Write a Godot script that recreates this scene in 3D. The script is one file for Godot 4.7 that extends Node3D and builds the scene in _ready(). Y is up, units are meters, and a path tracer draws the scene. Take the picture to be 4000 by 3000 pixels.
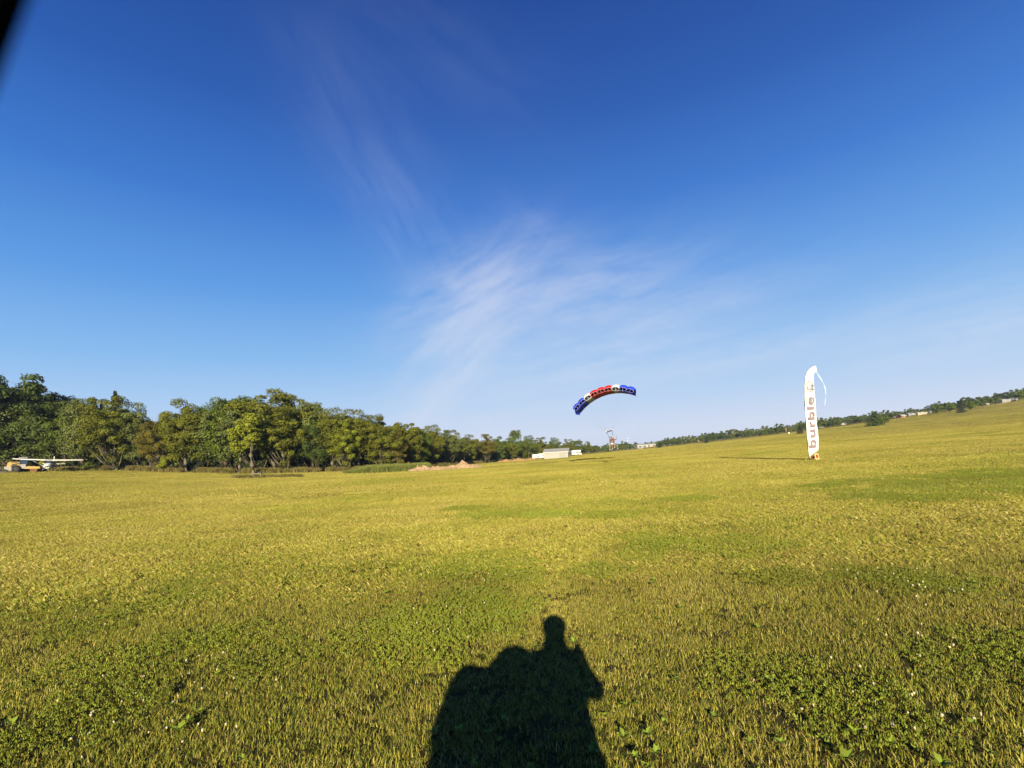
extends Node3D
# A mown airfield at low sun: a tandem parachute landing, a feather flag, a wood on the left.
# y up, metres; the camera stands at the origin and looks along -z. "Depth" d below means -z.

const EYE := 1.75
const SUN_RISE := 18.2      # degrees
const SUN_TURN := 3.8       # the shadows point this many degrees to the right of straight ahead

var rng := RandomNumberGenerator.new()
var used := {}
var M := {}
var leaf_tones := []
var n_big := FastNoiseLite.new()
var n_mid := FastNoiseLite.new()
var n_small := FastNoiseLite.new()


# ------------------------------------------------------------------ mesh helper
class MB:
	var v := PackedVector3Array()
	var n := PackedVector3Array()
	var c := PackedColorArray()
	var col := Color.WHITE

	func tri(a: Vector3, b: Vector3, d: Vector3) -> void:
		var m := (d - a).cross(b - a).normalized()
		v.append(a); v.append(b); v.append(d)
		n.append(m); n.append(m); n.append(m)
		c.append(col); c.append(col); c.append(col)

	func tri_out(a: Vector3, b: Vector3, d: Vector3, out: Vector3) -> void:
		if (d - a).cross(b - a).dot(out) < 0.0:
			tri(a, d, b)
		else:
			tri(a, b, d)

	func quad(a: Vector3, b: Vector3, d: Vector3, e: Vector3) -> void:
		tri(a, b, d)
		tri(a, d, e)

	func quad_out(a: Vector3, b: Vector3, d: Vector3, e: Vector3, out: Vector3) -> void:
		tri_out(a, b, d, out)
		tri_out(a, d, e, out)

	func smooth(a: Vector3, b: Vector3, d: Vector3, na: Vector3, nb: Vector3, nd: Vector3) -> void:
		var flip := (d - a).cross(b - a).dot(na + nb + nd) < 0.0
		v.append(a); n.append(na)
		if flip:
			v.append(d); n.append(nd)
			v.append(b); n.append(nb)
		else:
			v.append(b); n.append(nb)
			v.append(d); n.append(nd)
		c.append(col); c.append(col); c.append(col)

	func box(at: Vector3, size: Vector3, turn := Basis()) -> void:
		var h := size / 2.0
		var x := turn.x * h.x
		var y := turn.y * h.y
		var z := turn.z * h.z
		for s in [1.0, -1.0]:
			quad_out(at + x * s - y - z, at + x * s + y - z, at + x * s + y + z, at + x * s - y + z, x * s)
			quad_out(at + y * s - x - z, at + y * s + x - z, at + y * s + x + z, at + y * s - x + z, y * s)
			quad_out(at + z * s - x - y, at + z * s + x - y, at + z * s + x + y, at + z * s - x + y, z * s)

	# a solid drawn from an outline in the xy plane, between two z values
	func slab(outline: PackedVector2Array, z0: float, z1: float, xf := Transform3D()) -> void:
		var ids := Geometry2D.triangulate_polygon(outline)
		var fwd := (xf.basis.z * (z1 - z0)).normalized()
		for i in range(0, ids.size(), 3):
			for z in [z0, z1]:
				var p := []
				for k in 3:
					var q := outline[ids[i + k]]
					p.append(xf * Vector3(q.x, q.y, z))
				tri_out(p[0], p[1], p[2], fwd if z == z1 else -fwd)
		var turn := 1.0 if Geometry2D.is_polygon_clockwise(outline) else -1.0
		for i in outline.size():
			var a := outline[i]
			var b := outline[(i + 1) % outline.size()]
			var side := Vector3(-(b.y - a.y), b.x - a.x, 0) * turn
			quad_out(xf * Vector3(a.x, a.y, z0), xf * Vector3(b.x, b.y, z0), xf * Vector3(b.x, b.y, z1), xf * Vector3(a.x, a.y, z1), xf.basis * side)

	func tube(pts: Array, radii: Array, sides := 8, caps := true) -> void:
		var rings := []
		var dirs := []
		var ref := Vector3(0.13, 0.21, 0.97)
		for i in pts.size():
			var a: Vector3 = pts[maxi(i - 1, 0)]
			var b: Vector3 = pts[mini(i + 1, pts.size() - 1)]
			var t := (b - a).normalized()
			if absf(t.dot(ref)) > 0.95:
				ref = Vector3(0.97, 0.13, 0.21)
			var x := t.cross(ref).normalized()
			var y := t.cross(x)
			ref = y
			var ring := PackedVector3Array()
			var dd := PackedVector3Array()
			for k in sides:
				var w := TAU * k / sides
				var o := x * cos(w) + y * sin(w)
				dd.append(o)
				ring.append(pts[i] + o * radii[i])
			rings.append(ring)
			dirs.append(dd)
		for i in pts.size() - 1:
			for k in sides:
				var l := (k + 1) % sides
				smooth(rings[i][k], rings[i][l], rings[i + 1][l], dirs[i][k], dirs[i][l], dirs[i + 1][l])
				smooth(rings[i][k], rings[i + 1][l], rings[i + 1][k], dirs[i][k], dirs[i + 1][l], dirs[i + 1][k])
		if caps:
			for e in [0, pts.size() - 1]:
				var out: Vector3 = (pts[0] - pts[1]) if e == 0 else (pts[e] - pts[e - 1])
				for k in range(1, sides - 1):
					tri_out(rings[e][0], rings[e][k], rings[e][k + 1], out)

	func ball(at: Vector3, r: Vector3, rows := 6, cols := 8) -> void:
		for i in rows:
			for k in cols:
				var p := []
				var q := []
				for e in [[0, 0], [0, 1], [1, 1], [1, 0]]:
					var a: float = PI * (i + e[0]) / rows
					var b: float = TAU * (k + e[1]) / cols
					var o := Vector3(sin(a) * cos(b), cos(a), sin(a) * sin(b))
					p.append(at + o * r)
					q.append((o / r).normalized())
				if i > 0:
					smooth(p[0], p[1], p[2], q[0], q[1], q[2])
				if i < rows - 1:
					smooth(p[0], p[2], p[3], q[0], q[2], q[3])
				elif i == rows - 1:
					pass

	# a wheel or drum: disc along the x axis
	func drum(at: Vector3, r: float, wide: float, sides := 16, axis := Vector3(1, 0, 0), soft := 0.12) -> void:
		var e := r * soft
		tube([at - axis * wide / 2.0, at - axis * (wide / 2.0 - e), at + axis * (wide / 2.0 - e), at + axis * wide / 2.0], [r - e, r, r, r - e], sides)

	func done(mat: Material) -> ArrayMesh:
		var arrays := []
		arrays.resize(Mesh.ARRAY_MAX)
		arrays[Mesh.ARRAY_VERTEX] = v
		arrays[Mesh.ARRAY_NORMAL] = n
		arrays[Mesh.ARRAY_COLOR] = c
		var m := ArrayMesh.new()
		m.add_surface_from_arrays(Mesh.PRIMITIVE_TRIANGLES, arrays)
		m.surface_set_material(0, mat)
		return m


# One continuous skin over tapered bones, meshed as surface nets.
class Flesh:
	var bones := []

	func bone(a: Vector3, b: Vector3, ra: float, rb: float, col: Color) -> void:
		bones.append([a, b, ra, rb, col])

	func into(mb: MB, cell: float, k: float) -> void:
		var lo := Vector3(1e9, 1e9, 1e9)
		var hi := -lo
		for b in bones:
			var r: float = maxf(b[2], b[3]) + k + cell * 2.0
			lo = lo.min(b[0] - Vector3.ONE * r).min(b[1] - Vector3.ONE * r)
			hi = hi.max(b[0] + Vector3.ONE * r).max(b[1] + Vector3.ONE * r)
		var nx := int((hi.x - lo.x) / cell) + 2
		var ny := int((hi.y - lo.y) / cell) + 2
		var nz := int((hi.z - lo.z) / cell) + 2
		var f := PackedFloat32Array()
		f.resize(nx * ny * nz)
		f.fill(9.0)
		var near := PackedFloat32Array()
		near.resize(nx * ny * nz)
		near.fill(9.0)
		var own := PackedByteArray()
		own.resize(nx * ny * nz)
		for bi in bones.size():
			var b: Array = bones[bi]
			var a: Vector3 = b[0]
			var ab: Vector3 = b[1] - a
			var l2 := maxf(ab.length_squared(), 1e-9)
			var ra: float = b[2]
			var rb: float = b[3]
			var r := maxf(ra, rb) + k + cell * 1.6
			var p0 := (a.min(b[1]) - Vector3.ONE * r - lo) / cell
			var p1 := (a.max(b[1]) + Vector3.ONE * r - lo) / cell
			for z in range(maxi(int(p0.z), 0), mini(int(p1.z) + 1, nz)):
				for y in range(maxi(int(p0.y), 0), mini(int(p1.y) + 1, ny)):
					for x in range(maxi(int(p0.x), 0), mini(int(p1.x) + 1, nx)):
						var p := lo + Vector3(x, y, z) * cell - a
						var t := clampf(p.dot(ab) / l2, 0.0, 1.0)
						var d := (p - ab * t).length() - lerpf(ra, rb, t)
						var i := x + nx * (y + ny * z)
						if d < near[i]:
							near[i] = d
							own[i] = bi
						var h := maxf(k - absf(d - f[i]), 0.0) / k
						f[i] = minf(d, f[i]) - h * h * k * 0.25
		var at := {}
		var nor := {}
		var steps := [0, 1, nx, nx + 1, nx * ny, nx * ny + 1, nx * ny + nx, nx * ny + nx + 1]
		for z in nz - 1:
			for y in ny - 1:
				for x in nx - 1:
					var i := x + nx * (y + ny * z)
					var below := 0
					for s in steps:
						if f[i + s] < 0.0:
							below += 1
					if below == 0 or below == 8:
						continue
					var sum := Vector3.ZERO
					var count := 0
					for e in [[0, 1], [2, 3], [4, 5], [6, 7], [0, 2], [1, 3], [4, 6], [5, 7], [0, 4], [1, 5], [2, 6], [3, 7]]:
						var u := f[i + steps[e[0]]]
						var w := f[i + steps[e[1]]]
						if (u < 0.0) != (w < 0.0):
							var q0 := Vector3(e[0] & 1, (e[0] >> 1) & 1, e[0] >> 2)
							var q1 := Vector3(e[1] & 1, (e[1] >> 1) & 1, e[1] >> 2)
							sum += q0.lerp(q1, u / (u - w))
							count += 1
					at[i] = lo + (Vector3(x, y, z) + sum / count) * cell
					var g := Vector3(
						f[i + 1] + f[i + 1 + nx] + f[i + 1 + nx * ny] + f[i + steps[7]] - f[i] - f[i + nx] - f[i + nx * ny] - f[i + steps[6]],
						f[i + nx] + f[i + nx + 1] + f[i + steps[6]] + f[i + steps[7]] - f[i] - f[i + 1] - f[i + steps[4]] - f[i + steps[5]],
						f[i + steps[4]] + f[i + steps[5]] + f[i + steps[6]] + f[i + steps[7]] - f[i] - f[i + 1] - f[i + nx] - f[i + nx + 1])
					nor[i] = g.normalized()
		for i in at:
			for way in [[1, nx, nx * ny], [nx, nx * ny, 1], [nx * ny, 1, nx]]:
				var j: int = i + way[0]
				if j >= f.size() or (f[i] < 0.0) == (f[j] < 0.0):
					continue
				var q := [i, i - way[1], i - way[1] - way[2], i - way[2]]
				if not (at.has(q[1]) and at.has(q[2]) and at.has(q[3])):
					continue
				mb.col = bones[own[i]][4]
				mb.smooth(at[q[0]], at[q[1]], at[q[2]], nor[q[0]], nor[q[1]], nor[q[2]])
				mb.smooth(at[q[0]], at[q[2]], at[q[3]], nor[q[0]], nor[q[2]], nor[q[3]])


# ------------------------------------------------------------------ nodes and materials
func numbered(called: String) -> String:
	var k: int = used.get(called, 0)
	used[called] = k + 1
	return called if k == 0 else "%s_%03d" % [called, k]


func tag(o: Node3D, label: String, category := "", group := "", kind := "") -> Node3D:
	if label != "":
		o.set_meta("label", label)
	if category != "":
		o.set_meta("category", category)
	if group != "":
		o.set_meta("group", group)
	if kind != "":
		o.set_meta("kind", kind)
	return o


func thing(called: String, label: String, category: String, at: Vector3, turn := 0.0, group := "") -> Node3D:
	var o := Node3D.new()
	o.name = numbered(called)
	add_child(o, true)
	o.position = at
	o.rotation.y = turn
	return tag(o, label, category, group)


func part(called: String, mesh: Mesh, parent: Node3D, mat: Material = null) -> MeshInstance3D:
	var o := MeshInstance3D.new()
	o.name = called if parent != self else numbered(called)
	o.mesh = mesh
	if mat:
		o.material_override = mat
	parent.add_child(o, true)
	return o


func copy(o: Node3D, label: String, at: Vector3, turn: float, size := Vector3.ONE, group := "") -> Node3D:
	var base := String(o.name)
	if base.length() > 4 and base[-4] == "_" and base.right(3).is_valid_int():
		base = base.left(-4)
	var r: Node3D = o.duplicate()
	r.name = numbered(base)
	add_child(r, true)
	r.position = at
	r.rotation.y = turn
	r.scale = size
	tag(r, label, "", group)
	return r


func mat(called: String, r: float, g: float, b: float, rough := 0.8, spec := 0.35) -> StandardMaterial3D:
	if M.has(called):
		return M[called]
	var m := StandardMaterial3D.new()
	m.resource_name = called
	m.albedo_color = Color(r, g, b).linear_to_srgb()
	m.roughness = rough
	m.metallic_specular = spec
	m.vertex_color_use_as_albedo = true
	M[called] = m
	return m


func leafy(called: String, r: float, g: float, b: float, through := 0.34) -> StandardMaterial3D:
	var m := mat(called, r, g, b, 0.62, 0.3)
	m.backlight_enabled = true
	m.backlight = Color(through, through, through * 0.45)
	return m


func lin(r: float, g: float, b: float) -> Color:
	return Color(r, g, b)


func gh(x: float, z: float) -> float:
	var h := 0.0
	if -z > 375.0:
		x *= 375.0 / -z
	if x > 0.0:
		var q := minf(x, 480.0)
		h = 0.0185 * q + 1.353e-4 * q * q
	else:
		var q := minf(-x, 80.0 + (-x - 80.0) * 0.35) if x < -80.0 else -x
		h = 3.05 * pow(minf(q, 110.0) / 81.0, 2.2)
	var d := -z
	h += 0.5 * exp(-pow((x - 14.0) / 26.0, 2.0) - pow((d - 100.0) / 18.0, 2.0))
	h *= 1.0 - smoothstep(600.0, 1300.0, d)
	return h


# X for a thing seen in the photograph's column px (of 1024) at this depth
func col_x(px: float, d: float) -> float:
	return (px - 512.0) / 500.0 * d


func spot(px: float, d: float) -> Vector3:
	var x := col_x(px, d)
	return Vector3(x, gh(x, -d), -d)


# row of the picture (of 768) where that point of the ground shows
func row_of(p: Vector3) -> float:
	var d := -p.z
	var px := p.x / d * 500.0
	return 457.0 - 0.05 * px + (EYE - p.y) / d * 500.0


func depth_for(px: float, row: float, from: float, to: float) -> float:
	var best := from
	var miss := 1e9
	var d := from
	while d <= to:
		var e := absf(row_of(spot(px, d)) - row)
		if e < miss:
			miss = e
			best = d
		d += 1.0
	return best


func _ready() -> void:
	rng.seed = 20240611
	camera_and_light()
	materials()
	ground()
	wood()
	far_trees()
	shed_and_vans()
	far_buildings()
	aircraft()
	roller()
	earth_heaps()
	work_table()
	tall_grass()
	feather_flags()
	parachute()
	photographer()
	lawn()


# ------------------------------------------------------------------ camera, sky, sun
func camera_and_light() -> void:
	var cam := Camera3D.new()
	cam.name = "camera"
	add_child(cam)
	cam.projection = Camera3D.PROJECTION_FRUSTUM
	cam.keep_aspect = Camera3D.KEEP_HEIGHT
	cam.near = 0.05
	cam.far = 9000.0
	cam.size = 0.05 * 768.0 / 500.0
	cam.frustum_offset = Vector2(0.0, 0.05 * 73.0 / 500.0)
	cam.position = Vector3(0, EYE, 0)
	cam.rotation = Vector3(0, 0, -deg_to_rad(2.86))
	cam.current = true
	var att := CameraAttributesPhysical.new()
	att.frustum_focal_length = 15.0
	att.frustum_focus_distance = 9.0
	att.frustum_near = 0.05
	att.frustum_far = 9000.0
	att.exposure_aperture = 4.0
	cam.attributes = att
	cam.projection = Camera3D.PROJECTION_FRUSTUM
	cam.near = 0.05
	cam.far = 9000.0
	cam.size = 0.05 * 768.0 / 500.0

	var sun := DirectionalLight3D.new()
	sun.name = "sun"
	add_child(sun)
	sun.light_color = Color(1.0, 0.87, 0.56).linear_to_srgb()
	sun.light_energy = 1.6
	sun.light_angular_distance = 0.5
	sun.shadow_enabled = true
	sun.directional_shadow_max_distance = 500.0
	sun.rotation = Vector3(-deg_to_rad(SUN_RISE), -deg_to_rad(SUN_TURN), 0)

	var env := Environment.new()
	env.background_mode = Environment.BG_SKY
	env.tonemap_mode = Environment.TONE_MAPPER_LINEAR
	env.tonemap_exposure = 2.3
	env.sdfgi_enabled = true
	env.ssao_enabled = true
	env.ssil_enabled = true
	env.fog_enabled = true
	env.fog_density = 0.00012
	env.fog_light_color = Color(0.72, 0.82, 1.0)
	var sky := Sky.new()
	var pano := PanoramaSkyMaterial.new()
	pano.panorama = ImageTexture.create_from_image(sky_image(1.0 / env.tonemap_exposure))
	sky.sky_material = pano
	env.sky = sky
	var we := WorldEnvironment.new()
	we.name = "environment"
	we.environment = env
	add_child(we)


func sky_image(gain: float) -> Image:
	var W := 1536
	var H := 768
	var rows := [[0.0, Color(0.74, 0.77, 0.89)], [2.5, Color(0.67, 0.745, 0.90)], [6.0, Color(0.46, 0.65, 0.90)], [11.0, Color(0.25, 0.51, 0.87)], [18.0, Color(0.105, 0.335, 0.78)], [26.0, Color(0.042, 0.19, 0.62)], [34.0, Color(0.021, 0.108, 0.44)], [44.0, Color(0.012, 0.062, 0.30)], [60.0, Color(0.010, 0.047, 0.24)], [90.0, Color(0.009, 0.042, 0.21)]]
	var fibre := FastNoiseLite.new()
	fibre.seed = 5
	fibre.frequency = 1.0
	fibre.fractal_octaves = 5
	fibre.fractal_gain = 0.55
	var warp := FastNoiseLite.new()
	warp.seed = 11
	warp.frequency = 0.7
	warp.fractal_octaves = 3
	# wisps: azimuth, elevation, half-size along and across, tilt (degrees), strength
	var wisps := [
		[-3.0, 18.0, 9.0, 4.6, 24.0, 0.42], [-11.0, 26.0, 12.0, 5.0, -55.0, 0.06], [-18.0, 35.0, 9.0, 5.0, -55.0, 0.02], [8.0, 17.0, 12.0, 4.0, 10.0, 0.34], [-4.5, 14.0, 8.0, 2.6, 46.0, 0.22], [-6.0, 9.0, 9.0, 2.4, 40.0, 0.22], [20.0, 15.0, 13.0, 3.0, 8.0, 0.12],
		[12.0, 10.5, 13.0, 2.6, 8.0, 0.32], [24.0, 9.0, 13.0, 1.7, 6.0, 0.24], [38.0, 11.0, 13.0, 2.4, 5.0, 0.12], [-6.0, 39.0, 13.0, 5.0, -25.0, 0.022], [46.0, 8.5, 12.0, 2.0, 4.0, 0.28], [5.0, 24.0, 7.0, 1.6, -35.0, 0.05], [-9.0, 12.5, 4.5, 1.0, 46.0, 0.22], [-7.5, 7.0, 6.0, 1.4, 38.0, 0.20], [16.0, 13.5, 14.0, 1.6, 10.0, 0.16], [0.0, 12.0, 12.0, 6.0, 20.0, 0.13], [3.0, 6.0, 16.0, 3.0, 6.0, 0.16],
	]
	var data := PackedFloat32Array()
	data.resize(W * H * 3)
	for y in H:
		var elev := 90.0 - 180.0 * (y + 0.5) / H
		var e := maxf(elev, 0.0)
		var base: Color = rows[rows.size() - 1][1]
		for k in rows.size() - 1:
			if e <= rows[k + 1][0]:
				var t: float = (e - rows[k][0]) / (rows[k + 1][0] - rows[k][0])
				base = rows[k][1].lerp(rows[k + 1][1], t)
				break
		for x in W:
			var az := fposmod(360.0 * (x + 0.5) / W + 180.0, 360.0) - 180.0
			var far := 0.5 - 0.5 * cos(deg_to_rad(az + 130.0))       # air is hazier to the right than to the left
			var cc := base.lerp(Color(0.66, 0.71, 0.86), 0.22 * far * exp(-e / 13.0))
			cc = cc.lerp(Color(cc.r * 0.72, cc.g * 0.86, cc.b * 0.97), (1.0 - far) * 0.8 * exp(-e / 16.0))
			if elev > 0.0 and elev < 60.0 and absf(az) < 75.0:
				var sum := 0.0
				for w in wisps:
					var dx: float = az - w[0]
					var dy: float = elev - w[1]
					var ca := cos(deg_to_rad(w[4]))
					var sa := sin(deg_to_rad(w[4]))
					var u: float = (dx * ca + dy * sa) / w[2]
					var q: float = (-dx * sa + dy * ca) / w[3]
					var r := u * u + q * q
					if r > 6.0:
						continue
					var wx := warp.get_noise_2d(az * 0.13 + w[0], elev * 0.13) * 0.5
					var g := fibre.get_noise_2d(u * 0.8 + w[0] + wx * 0.3, q * 1.7 + wx * 0.8)
					var g2 := fibre.get_noise_2d(u * 1.6 - w[1], q * 7.0 + wx * 1.5)
					sum += w[5] * exp(-r * 1.1) * clampf(0.72 + 0.8 * g + 0.5 * g2, 0.0, 1.6)
				var a := 1.0 - exp(-sum * 1.3)
				cc = cc.lerp(Color(0.74, 0.775, 0.89), a)
			var i := (y * W + x) * 3
			data[i] = cc.r * gain
			data[i + 1] = cc.g * gain
			data[i + 2] = cc.b * gain
	return Image.create_from_data(W, H, false, Image.FORMAT_RGBF, data.to_byte_array())


func materials() -> void:
	for s in [[n_big, 0.011, 3, 3], [n_mid, 0.07, 3, 7], [n_small, 0.5, 3, 9]]:
		s[0].noise_type = FastNoiseLite.TYPE_SIMPLEX_SMOOTH
		s[0].frequency = s[1]
		s[0].fractal_octaves = s[2]
		s[0].seed = s[3]
	leafy("blades", 1, 1, 1, 0.32)
	mat("bark", 0.075, 0.058, 0.045, 0.95, 0.2)
	mat("pale_bark", 0.13, 0.115, 0.085, 0.95, 0.2)
	leaf_tones = [
		leafy("leaves_olive", 0.157, 0.160, 0.017), leafy("leaves_dark_green", 0.066, 0.092, 0.019), leafy("leaves_yellow_green", 0.220, 0.235, 0.019), leafy("leaves_grey_green", 0.149, 0.168, 0.047),
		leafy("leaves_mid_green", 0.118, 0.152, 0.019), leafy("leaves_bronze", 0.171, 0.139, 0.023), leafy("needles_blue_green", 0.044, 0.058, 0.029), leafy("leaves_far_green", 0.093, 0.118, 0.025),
	]
	mat("white_paint", 0.608, 0.608, 0.593, 0.35, 0.5)
	mat("off_white", 0.24, 0.235, 0.225, 0.6)
	mat("navy_paint", 0.016, 0.027, 0.101, 0.3, 0.5)
	mat("dark_glass", 0.016, 0.027, 0.055, 0.08, 0.6)
	mat("rubber", 0.017, 0.016, 0.016, 0.85)
	mat("bare_metal", 0.328, 0.328, 0.335, 0.4)
	mat("machine_yellow", 0.25, 0.15, 0.010, 0.45, 0.5)
	mat("machine_grey", 0.203, 0.195, 0.211, 0.6)
	mat("dark_steel", 0.027, 0.026, 0.027, 0.6)
	mat("rust", 0.125, 0.058, 0.031, 0.9)
	mat("roof_grey", 0.203, 0.203, 0.218, 0.85)
	mat("siding", 0.29, 0.275, 0.27, 0.75)
	mat("tan_wall", 0.351, 0.281, 0.195, 0.85)
	mat("brick_red", 0.195, 0.078, 0.055, 0.9)
	mat("weathered_wood", 0.234, 0.195, 0.140, 0.9)
	mat("cloth_white", 0.624, 0.616, 0.624, 0.7)
	mat("canopy_white", 0.546, 0.538, 0.546, 0.6)
	mat("canopy_red", 0.46, 0.010, 0.022, 0.55)
	mat("canopy_blue", 0.010, 0.040, 0.50, 0.55)
	for k in ["canopy_white", "canopy_red", "canopy_blue", "cloth_white"]:
		M[k].backlight_enabled = true
		M[k].backlight = Color(0.5, 0.5, 0.5)
	mat("print_red", 0.20, 0.145, 0.185, 0.7)
	mat("print_grey", 0.16, 0.13, 0.15, 0.7)
	mat("cone_orange", 0.585, 0.101, 0.016, 0.55)
	mat("cone_pale", 0.585, 0.390, 0.218, 0.6)
	mat("strap_grey", 0.125, 0.133, 0.156, 0.8)
	mat("person", 1, 1, 1, 0.75)
	mat("black_plastic", 0.012, 0.012, 0.014, 0.5)
	mat("earth", 1, 1, 1, 0.95, 0.2)


# ------------------------------------------------------------------ ground
# how dry (0 green .. 1 straw) and how full of clover the turf is at a place
const CLOVER := [[-0.32, 7.7, 1.0], [-0.9, 5.3, 0.75], [-3.1, 4.1, 0.9], [-2.6, 3.2, 0.6], [2.3, 3.3, 0.6], [12.5, 14.0, 1.9], [0.4, 17.0, 1.9], [10.0, 13.0, 1.2], [2.6, 9.0, 0.8], [-5.0, 6.5, 0.8], [4.2, 5.6, 0.7], [3.4, 4.2, 0.5], [15.0, 15.0, 1.9]]


func turf(x: float, z: float) -> Vector2:
	var dry := 0.27 + 0.50 * n_big.get_noise_2d(x, z) + 0.50 * n_mid.get_noise_2d(x, z) + 0.30 * n_small.get_noise_2d(x, z)
	var clover := maxf(0.0, n_mid.get_noise_2d(x * 1.7 + 300.0, z * 1.7) * 1.5 - 0.60)
	for c in CLOVER:
		var d2: float = (pow(x - c[0], 2.0) + pow(-z - c[1], 2.0) * 0.7) / (c[2] * c[2])
		if d2 < 4.0:
			clover += 0.95 * exp(-d2)
	var d := -z
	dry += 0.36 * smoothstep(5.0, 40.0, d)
	return Vector2(clampf(dry - clover * 0.6, 0.0, 1.0), clampf(clover, 0.0, 1.0))


func ground() -> void:
	var xs := PackedFloat32Array()
	for i in 161:
		var u := (i - 80) / 80.0
		xs.append(signf(u) * (pow(absf(u), 2.6) * 3000.0 + absf(u) * 14.0))
	var zs := PackedFloat32Array()
	for i in 171:
		var t := (i - 20) / 150.0
		zs.append(-(signf(t) * pow(absf(t), 2.8) * 3600.0 + t * 30.0))
	var v := PackedVector3Array()
	var c := PackedColorArray()
	var idx := PackedInt32Array()
	var n := PackedVector3Array()
	for z in zs:
		for x in xs:
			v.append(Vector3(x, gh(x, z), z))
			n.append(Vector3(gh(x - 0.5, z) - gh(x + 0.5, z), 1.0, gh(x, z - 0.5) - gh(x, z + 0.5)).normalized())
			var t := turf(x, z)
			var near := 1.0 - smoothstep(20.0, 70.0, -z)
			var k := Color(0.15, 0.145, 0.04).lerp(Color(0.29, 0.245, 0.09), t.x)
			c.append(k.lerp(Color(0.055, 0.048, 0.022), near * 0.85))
	for j in zs.size() - 1:
		for i in xs.size() - 1:
			var a := j * xs.size() + i
			var b := a + xs.size()
			idx.append_array(PackedInt32Array([a, b, b + 1, a, b + 1, a + 1]))
	var arrays := []
	arrays.resize(Mesh.ARRAY_MAX)
	arrays[Mesh.ARRAY_VERTEX] = v
	arrays[Mesh.ARRAY_NORMAL] = n
	arrays[Mesh.ARRAY_COLOR] = c
	arrays[Mesh.ARRAY_INDEX] = idx
	var m := ArrayMesh.new()
	m.add_surface_from_arrays(Mesh.PRIMITIVE_TRIANGLES, arrays)
	var soil := mat("field", 1, 1, 1, 0.95, 0.15)
	var fine := FastNoiseLite.new()
	fine.seed = 21
	fine.frequency = 0.03
	fine.fractal_octaves = 5
	fine.fractal_gain = 0.65
	var ramp := Gradient.new()
	ramp.set_color(0, Color(0.62, 0.62, 0.55))
	ramp.set_color(1, Color(1, 1, 1))
	var nt := NoiseTexture2D.new()
	nt.width = 1024
	nt.height = 1024
	nt.seamless = true
	nt.noise = fine
	nt.color_ramp = ramp
	soil.albedo_texture = nt
	soil.uv1_triplanar = true
	soil.uv1_world_triplanar = true
	soil.uv1_scale = Vector3.ONE * 0.06
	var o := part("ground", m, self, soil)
	tag(o, "wide mown grass field, dry and yellow-green, rising to the right", "", "", "structure")


func scatter(called: String, label: String, mesh: Mesh, where: Array, tints: Array, over: Material = null) -> void:
	if where.is_empty():
		return
	var mm := MultiMesh.new()
	mm.transform_format = MultiMesh.TRANSFORM_3D
	mm.use_colors = true
	mm.mesh = mesh
	mm.instance_count = where.size()
	for i in where.size():
		mm.set_instance_transform(i, where[i])
		mm.set_instance_color(i, tints[i])
	var o := MultiMeshInstance3D.new()
	o.multimesh = mm
	if over:
		o.material_override = over
	o.name = numbered(called)
	add_child(o, true)
	tag(o, label, called.replace("_", " "), "turf of the field" if called in ["grass", "clover"] else "", "stuff")


const GREEN := [Color(0.107, 0.142, 0.016), Color(0.152, 0.177, 0.021), Color(0.080, 0.113, 0.015), Color(0.191, 0.209, 0.025)]
const STRAW := [Color(0.382, 0.328, 0.100), Color(0.329, 0.266, 0.072), Color(0.458, 0.399, 0.143), Color(0.306, 0.227, 0.057)]
const MIXED := [Color(0.244, 0.240, 0.032), Color(0.298, 0.270, 0.047), Color(0.199, 0.203, 0.025), Color(0.275, 0.227, 0.043)]
const BROWN := [Color(0.144, 0.083, 0.032), Color(0.094, 0.061, 0.025)]


# blades growing from a square of turf; w holds the shares of green, mixed, straw and brown blades
func blades(size: float, count: int, wide: float, long: float, w: Array, fine: bool) -> ArrayMesh:
	var mb := MB.new()
	var half := size * 0.5
	var clump := Vector3.ZERO
	var vigour := 1.0
	for i in count:
		if i % 8 == 0:
			clump = Vector3(rng.randf_range(-half, half), -0.006, rng.randf_range(-half, half))
			vigour = rng.randf_range(0.62, 1.25)
		var p := clump + Vector3(rng.randfn(), 0, rng.randfn()) * long * 0.32
		var pick := rng.randf()
		var set := GREEN
		if pick < w[0]:
			set = GREEN
		elif pick < w[0] + w[1]:
			set = MIXED
		elif pick < w[0] + w[1] + w[2]:
			set = STRAW
		else:
			set = BROWN
		var k: Color = set[rng.randi() % set.size()]
		var f := rng.randf_range(0.78, 1.15)
		k = Color(k.r * f, k.g * f, k.b * f)
		var turn := rng.randf() * TAU
		var out := Vector3(cos(turn), 0, sin(turn))
		var side := Vector3(-out.z, 0, out.x)
		side = (side + out * rng.randf_range(-0.5, 0.5)).normalized()
		var h := long * rng.randf_range(0.45, 1.1) * vigour
		var lean := rng.randf_range(0.05, 1.25)
		if rng.randf() < (0.17 if fine else 0.07):
			lean = rng.randf_range(1.2, 3.0)
			h *= 0.45
		var wd := wide * rng.randf_range(0.6, 1.2) * 0.5
		var mid := p + Vector3.UP * h * 0.6 + out * h * lean * 0.32
		var tip := p + Vector3.UP * h + out * h * lean
		mb.col = k
		if fine:
			mb.quad(p - side * wd, p + side * wd, mid + side * wd * 0.9, mid - side * wd * 0.9)
			mb.tri(mid - side * wd * 0.9, mid + side * wd * 0.9, tip)
		else:
			mb.tri(p - side * wd, p + side * wd, mid + side * wd * 0.8)
			mb.tri(p - side * wd, mid + side * wd * 0.8, tip)
	return mb.done(M.blades)


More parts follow.
